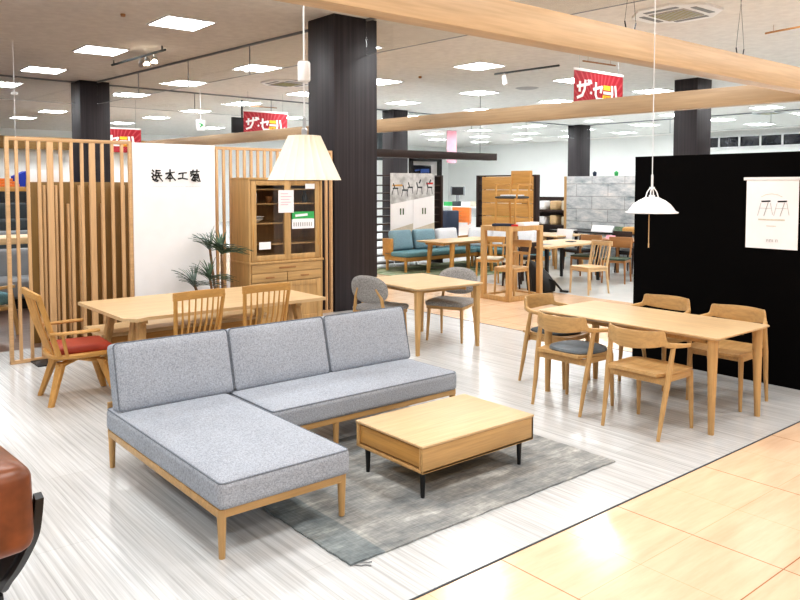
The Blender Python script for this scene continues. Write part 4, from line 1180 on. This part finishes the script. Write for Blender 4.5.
# ------------------------------------------------------------------ things along the far centre
def chest(name, label, cat, x, y, w_, d, h, mat, rz=0, n=3):
    t = thing(name, label, cat, (x, y, 0), rz)
    MB().box(0, w_, 0, d, .10, h, .006).box(.03, .08, .03, .08, 0, .1).box(w_-.08, w_-.03, .03, .08, 0, .1).box(.03, .08, d-.08, d-.03, 0, .1).box(w_-.08, w_-.03, d-.08, d-.03, 0, .1).build('body', mat, t)
    for k in range(n):
        dr = MB().box(.02, w_-.02, -.012, .002, .13+k*(h-.15)/n, .11+(k+1)*(h-.15)/n, .004).build('drawer', mat, t)
        MB().box(w_*.5-.07, w_*.5+.07, -.03, -.012, .13+(k+.5)*(h-.15)/n-.012, .13+(k+.5)*(h-.15)/n+.012, .003).build('handle', 'walnut_x', dr)
    return t
chest('drawer_chest', 'bright orange wooden chest of drawers near the far wall', 'chest', 23.6, 24.9, .85, .8, .90, 'orange', -.9, 4)
tag(MB().box(0, .5, 0, .5, 0, 1.02, .03).build('dark_case', 'navy'), 'dark navy boxy case beside the ladder rack', 'case')
bpy.data.objects['dark_case'].location = (15.2, 16.2, 0)
def desk(name, label, x, y, lx, ly, z, top, leg, rz=0, th=.03, cat='table'):
    t = thing(name, label, cat, (x, y, 0), rz)
    MB().box(-lx/2, lx/2, -ly/2, ly/2, z-th, z, .006).build('table_top', top, t)
    for sx in (-1, 1):
        for sy in (-1, 1):
            MB().leg((sx*(lx/2-.1), sy*(ly/2-.08), 0), (sx*(lx/2-.12), sy*(ly/2-.1), z-th), .025, .032).build('leg', leg, t)
    return t
desk('long_counter', 'white counter cluttered with goods under the far wall screen', 21.0, 20.9, 3.2, .7, .95, 'white', 'white', -PI/2)
tv = thing('television', 'black television on the far white wall above the orange chest', 'television', (20.9, 21.65, 1.39), -PI/2+.2)
tv.scale = (.65, .65, .65)
MB().box(-.42, .42, -.03, .03, 0, .5, .01).build('screen', 'black', tv)
MB().box(-.52, -.42, -.03, .03, -.02, .52, .01).build('side_speaker', 'grey', tv)
MB().box(.42, .52, -.03, .03, -.02, .52, .01).build('side_speaker', 'grey', tv)
MB().box(-.1, .1, -.05, .05, -.675, 0).build('stand', 'grey', tv)
random.seed(3)
for k, (px_, col) in enumerate(((0, 'green'), (.5, 'darkgrey'), (1.0, 'paper'), (1.5, 'cream'), (2.1, 'grey'), (2.7, 'paper'))):
    tag(MB().box(-.12, .12, -.14, .14, 0, .14+.1*random.random(), .01).build('goods_box', col), ['small green box', 'dark grey box', 'white box', 'cream box', 'mid grey box', 'second white box'][k]+' on the cluttered far counter', 'box', None)
    o = [q for q in bpy.data.objects if q.name.startswith('goods_box')][-1]
    o = bpy.context.scene.collection.objects[-1]
    o.location = (20.9, 22.2-px_, .951)

# shelving and soft goods between wood panel and stone screen
sh = thing('low_shelf', 'low shelving with cushions and goods between wood boards and stone screen', 'shelf', (16.2, 14.2, 0), -PI/2)
MB().box(0, 2.6, 0, .5, 1.05, 1.10).box(0, 2.6, 0, .5, .65, .70).box(0, 2.6, 0, .5, .25, .30).box(0, .05, 0, .5, 0, 1.3).box(2.55, 2.6, 0, .5, 0, 1.3).box(0, 2.6, .45, .5, 0, 1.45).build('frame', 'darkwood_x', sh)
random.seed(5)
lab = ['grey', 'white', 'tan', 'cream', 'brown', 'dark grey']; mt = ['grey', 'paper', 'oakl_x', 'cream', 'walnut_x', 'darkgrey']
for k in range(12):
    q = k % 6
    r, cc = divmod(k, 6)
    o = MB().rbox(-.14, .14, -.12, .12, 0, .16+.1*random.random(), .03, (0, 0, .01), 4).build('folded_textile', mt[q])
    o.location = (16.42, 13.95-cc*.4, (1.101, .701)[r]); tag(o, '%s folded textile, %s from the left on the %s shelf of the far shelving' % (lab[q], ['first', 'second', 'third', 'fourth', 'fifth', 'sixth'][cc], ('upper', 'lower')[r]), 'textile', 'textiles on the far shelving')

# stone-pattern screen
ss = thing('stone_screen', 'blue-grey slate pattern display screen with a thin wooden edge', 'screen', (15.0, 9.6, 0))
MB().box(0, .06, -1.4, 2.10, 0, 1.985, .003).build('board', 'stone', ss)
MB().box(-.01, .07, 2.10, 2.17, 0, 1.985, .003).build('edge_strip', 'oak_z', ss)
for k, (y, c, lb) in enumerate(((10.9, 'navy', 'tiny dark blue object on top of the stone screen'), (10.3, 'green', 'tiny green object on top of the stone screen'))):
    o = MB().lathe([(.002, 0), (.04, .0), (.05, .08), (.002, .12)], n=12).build('ornament', c); o.location = (15.03, y, 1.986); tag(o, lb, 'ornament')

# dining groups on the white floor
bt = desk('dining_table', 'black table along the stone screen carrying open catalogues', 14.3, 9.95, 1.0, 2.6, .74, 'black', 'black')
paper('open_catalogue', 'large open white catalogue propped on the black table', (14.0, 9.95, .742), .30, .55, 0, 'paper', .02).rotation_euler = (0, math.radians(-62), 0)
paper('open_catalogue', 'green-cornered catalogue propped beside the large one on the black table', (14.0, 9.5, .742), .28, .28, 0, 'leaf', .02).rotation_euler = (0, math.radians(-62), 0)
paper('open_catalogue', 'flat white catalogue near the left end of the black table', (13.9, 10.8, .742), .3, .35, .3, 'paper', .015)
o = MB().rbox(-.12, .12, -.2, .2, 0, .14, .05, (0, 0, .01), 4).build('bread_basket', 'gold_x'); o.location = (13.9, 9.1, .741); tag(o, 'small orange-brown basket on the black table near the black wall', 'basket')
simple_chair('black chair by the right end of the black table, half hidden by the black wall', (13.3, 8.75, 0), 0, 'darkwood', 'black', 'board', .84)
dt = desk('dining_table', 'light-topped table on thick black splayed legs behind the display cube', 10.9, 8.75, 1.9, .95, .72, 'oakl_x', 'black', math.radians(6), .035)
paper('placemat', 'grey placemat on the light-topped table with black legs', (10.35, 8.65, .722), .4, .3, .1, 'grey', .004, cat='placemat')
paper('price_card', 'dark flat card on the right part of the light-topped table', (11.3, 8.7, .722), .2, .14, .3, 'darkgrey', .01, cat='card')
simple_chair('pale windsor chair with spindle back in front of the black-legged table', (10.22, 7.50, 0), math.radians(100), 'oakl', 'oakl_x', 'spindle', .84).rotation_euler.z = math.radians(172)
simple_chair('walnut chair with dark green seat beside the pale windsor chair', (11.75, 8.02, 0), math.radians(200), 'walnut', 'green_seat', 'board', .80)
simple_chair('walnut chair partly hidden behind the pale windsor chair', (11.85, 8.78, 0), math.radians(195), 'walnut', 'green_seat', 'board', .80)
simple_chair('chair with white leather seat behind the display cube', (9.95, 8.75, 0), math.radians(80), 'darkwood', 'cream', 'board', .78)
simple_chair('light wooden chair with white seat left of the display cube', (10.1, 9.6, 0), math.radians(-150), 'gold', 'cream', 'splat', .80)
simple_chair('dark-legged chair beneath the light-topped table', (10.8, 9.45, 0), math.radians(-90), 'darkwood', 'darkgrey', 'board', .78)
wt = desk('dining_table', 'walnut table with propped catalogues at the edge of the black wall', 12.75, 8.15, .9, 1.7, .72, 'walnut_y', 'walnut_z')
paper('open_catalogue', 'white catalogue sheet with chair pictures standing on the walnut table', (12.6, 7.68, .722), .26, .58, 0, 'paper', .02).rotation_euler = (0, math.radians(-70), 0)
par = [q for q in bpy.data.objects if q.get('label', '').startswith('white catalogue sheet')][0]
s = MB(); fr = lambda u, v: (-v, -u, .021)
for k in range(5): s.stroke([(-.2+k*.1, -.08), (-.2+k*.1, .04)], .05, fr)
s.stroke([(-.24, .09), (.24, .09)], .02, fr)
s.build('printed_pictures', 'greyink', par)
paper('folded_card', 'orange tent card on the walnut table', (12.55, 8.72, .722), .14, .2, 0, 'pink', .01).rotation_euler = (0, math.radians(-60), 0)
ft = desk('dining_table', 'small light table with papers left of the stone screen', 13.9, 11.3, 1.1, .9, .70, 'oakl_x', 'oak_z')
ft.location = (13.1, 10.5, 0)
paper('price_sheet', 'white price sheet with printed blocks standing on the small light table', (12.9, 10.1, .702), .28, .42, 0, 'paper', .01).rotation_euler = (0, math.radians(-75), 0)
simple_chair('dark grey upholstered chair at the small light table', (12.9, 9.75, 0), math.radians(80), 'darkwood', 'darkgrey', 'board', .74)
simple_chair('natural wood chair with curved back left of the small light table', (12.87, 10.75, 0), math.radians(-5), 'gold', 'cream', 'board', .80)
o = MB().rbox(-.3, .3, -.12, .12, 0, .55, .07, (0, .04, 0), 6).build('cushion', 'grey'); o.location = (14.1, 12.25, .62); tag(o, 'big grey-green cushion propped left of the stone screen', 'cushion'); o.rotation_euler = (math.radians(-10), 0, math.radians(-55))
lo_ = desk('low_table', 'low wooden stand carrying the grey-green cushion and white leaflet', 14.1, 12.3, .9, 1.0, .62, 'oakl_x', 'oak_z', 0, .05)
paper('leaflet', 'white leaflet with dark drawing leaning on the grey-green cushion', (13.75, 12.1, .622), .5, .42, 0, 'paper', .01).rotation_euler = (0, math.radians(-70), math.radians(10))
o = MB().rbox(-.3, .3, -.12, .12, 0, .22, .08, (0, 0, .01), 6).build('bolster', 'olive'); o.location = (14.6, 13.5, .75); o.rotation_euler.z = -1.; tag(o, 'olive green bolster cushion beside the wood boards', 'cushion')
tag(MB().box(14.3, 15.0, 13.1, 13.9, .0, .749, .02).build('plinth', 'white'), 'white plinth below the olive bolster', 'plinth')
# black bag on the floor
m = MB(); rings = []
for (z, f, dx) in ((0, .7, 0), (.03, 1, 0), (.15, 1.05, .0), (.30, .85, -.05), (.42, .6, -.10), (.50, .35, -.14), (.53, .05, -.15)):
    rings.append([(dx*1.3+.22*f*math.cos(2*PI*k/20)*(1+.12*math.sin(3*k)), .17*f*math.sin(2*PI*k/20)*(1+.1*math.cos(2*k)), z) for k in range(20)])
m.loft(rings)
o = m.build('black_bag', 'black'); o.location = (9.72, 8.07, 0); o.rotation_euler.z = -.9; tag(o, 'slumped black bag on the floor beside the display cube', 'bag')
MB().tube([(.05, -.05, .25), (.2, -.12, .2), (.33, -.1, .04), (.42, -.02, .02), (.30, .05, .02)], .018, 8).build('strap', 'black', o)

# ------------------------------------------------------------------ area behind the left slat screen
random.seed(11)
ar = thing('armchair', 'wooden armchair with pale teal cushion seen through the left slats', 'armchair', (1.75, 9.9, 0), math.radians(15))
MB().rbox(-.40, .30, -.28, .28, .36, .50, .05, (0, 0, .01), 8).build('seat_cushion', 'teal', ar)
for s in (-1, 1):
    MB().leg((.34, s*.33, 0), (.25, s*.33, .56), (.02, .02), (.025, .02)).leg((-.42, s*.33, 0), (-.33, s*.33, .5), (.02, .02), (.025, .02)).build('leg', 'oak_z', ar)
    MB().loft([[(x, s*.33-.03, z-.015), (x, s*.33+.03, z-.015), (x, s*.33+.03, z+.015), (x, s*.33-.03, z+.015)] for x, z in ((-.45, .50), (-.1, .56), (.3, .58))]).build('armrest', 'oak_x', ar)
MB().box(-.4, .3, -.31, .31, .30, .345, .005).build('seat_frame', 'oak_x', ar)
bt_ = desk('dining_table', 'wooden dining table seen between the left slats', 2.6, 13.2, 1.8, .9, .95, 'oakl_x', 'oak_z', 0, .10)
def sofa2(label, x, y, z, c, w_=2.0):
    t = thing('sofa', label, 'sofa', (x, y, z))
    MB().rbox(-w_/2, w_/2, -.4, .4, .15, .42, .06, (0, 0, .01), 6).build('seat', c, t)
    MB().rbox(-w_/2, w_/2, .2, .42, .35, .82, .07, (0, 0, .0), 6).build('backrest', c, t)
    for s in (-1, 1): MB().rbox(s*w_/2-.12, s*w_/2+.12, -.4, .42, .1, .6, .06, (0, 0, 0), 6).build('armrest', c, t)
    MB().box(-w_/2+.05, w_/2-.05, -.3, .3, 0, .16).build('base', 'black', t)
sofa2('dark grey sofa in the back left behind the table', 3.2, 15.0, 0, 'darkgrey')
sofa2('mid grey sofa further back on the left', 3.7, 17.0, 0, 'grey')
sofa2('light grey sofa near the armchair on the left', 3.0, 12.0, 0, 'grey', 1.6)
sofa2('dark grey sofa on a raised platform at the back left', 4.6, 20.8, .5, 'darkgrey', 2.6)
tag(MB().box(3.2, 6.4, 20.2, 21.6, 0, .5, .01).build('platform', 'white'), 'white platform under the raised dark sofa at the back left', 'platform')
# boards stack, blue cloth, white box on a high shelf
hs = thing('high_shelf', 'wooden high shelf with orange boards on it behind the slats', 'shelf', (1.95, 11.0, 0))
MB().box(-1.2, 1.15, -.2, .3, 1.68, 1.74, .003).box(-1.2, -1.15, -.2, .3, 0, 1.7).box(1.1, 1.15, -.2, .3, 0, 1.7).build('frame', 'gold_x', hs)
for k in range(3):
    o = MB().box(-.35+.05*k, .35-.04*k, -.15, .15, 0, .035, .003).build('board', 'orange'); o.location = (2.15, 11.05, 1.741+k*.037)
    tag(o, ['lowest', 'middle', 'top'][k]+' orange-brown board of the small stack on the high shelf', 'board', None)
tag(MB().box(2.62, 3.05, 10.9, 11.2, 1.741, 1.95, .005).build('storage_box', 'paper'), 'white box on the high shelf behind the slats', 'box')
tag(MB().prism([(2.48, 1.741), (2.58, 1.741), (2.60, 1.95), (2.46, 1.88)], 10.95, 11.2, 'xz').build('storage_box', 'blue'), 'blue box beside the white box on the high shelf', 'box')
tag(MB().box(2.6, 4.6, 17.4+4.8, 22.3, 0, 2.1, .01).build('cloth_backdrop', 'blue'), 'bright blue cloth hanging at the back left', 'cloth')
tag(MB().box(3.0, 11.0, 27.0, 27.1, 0, 3.0, .01).build('display_backdrop', 'wall'), 'pale blue-white display wall at the back left', 'display wall')
tag(MB().box(2.5, 11.0, 26.5, 26.9, 2.95, 3.35, .01).build('hanging_soffit', 'tan_x'), 'brownish hanging soffit over the back left display', 'soffit')
tag(MB().box(3.0, 7.5, 24.0, 24.4, 0, 1.75, .01).build('dark_cabinet', 'black'), 'dark cabinet row visible over the tan partition', 'cabinet')

# ------------------------------------------------------------------ fill light and world
w = bpy.data.worlds.new('world'); SC.world = w; w.use_nodes = True
bg = w.node_tree.nodes['Background']; bg.inputs[0].default_value = (1, .985, .96, 1); bg.inputs[1].default_value = .6
SC.view_settings.view_transform = 'Standard'
SC.view_settings.look = 'Medium High Contrast'
SC.view_settings.exposure = -0.07
SC.cycles.max_bounces = 6; SC.cycles.diffuse_bounces = 4; SC.cycles.glossy_bounces = 3; SC.cycles.transparent_max_bounces = 12
SC.cycles.use_denoising = True
SC.cycles.sample_clamp_indirect = 6.
SC.cycles.caustics_reflective = False; SC.cycles.caustics_refractive = False
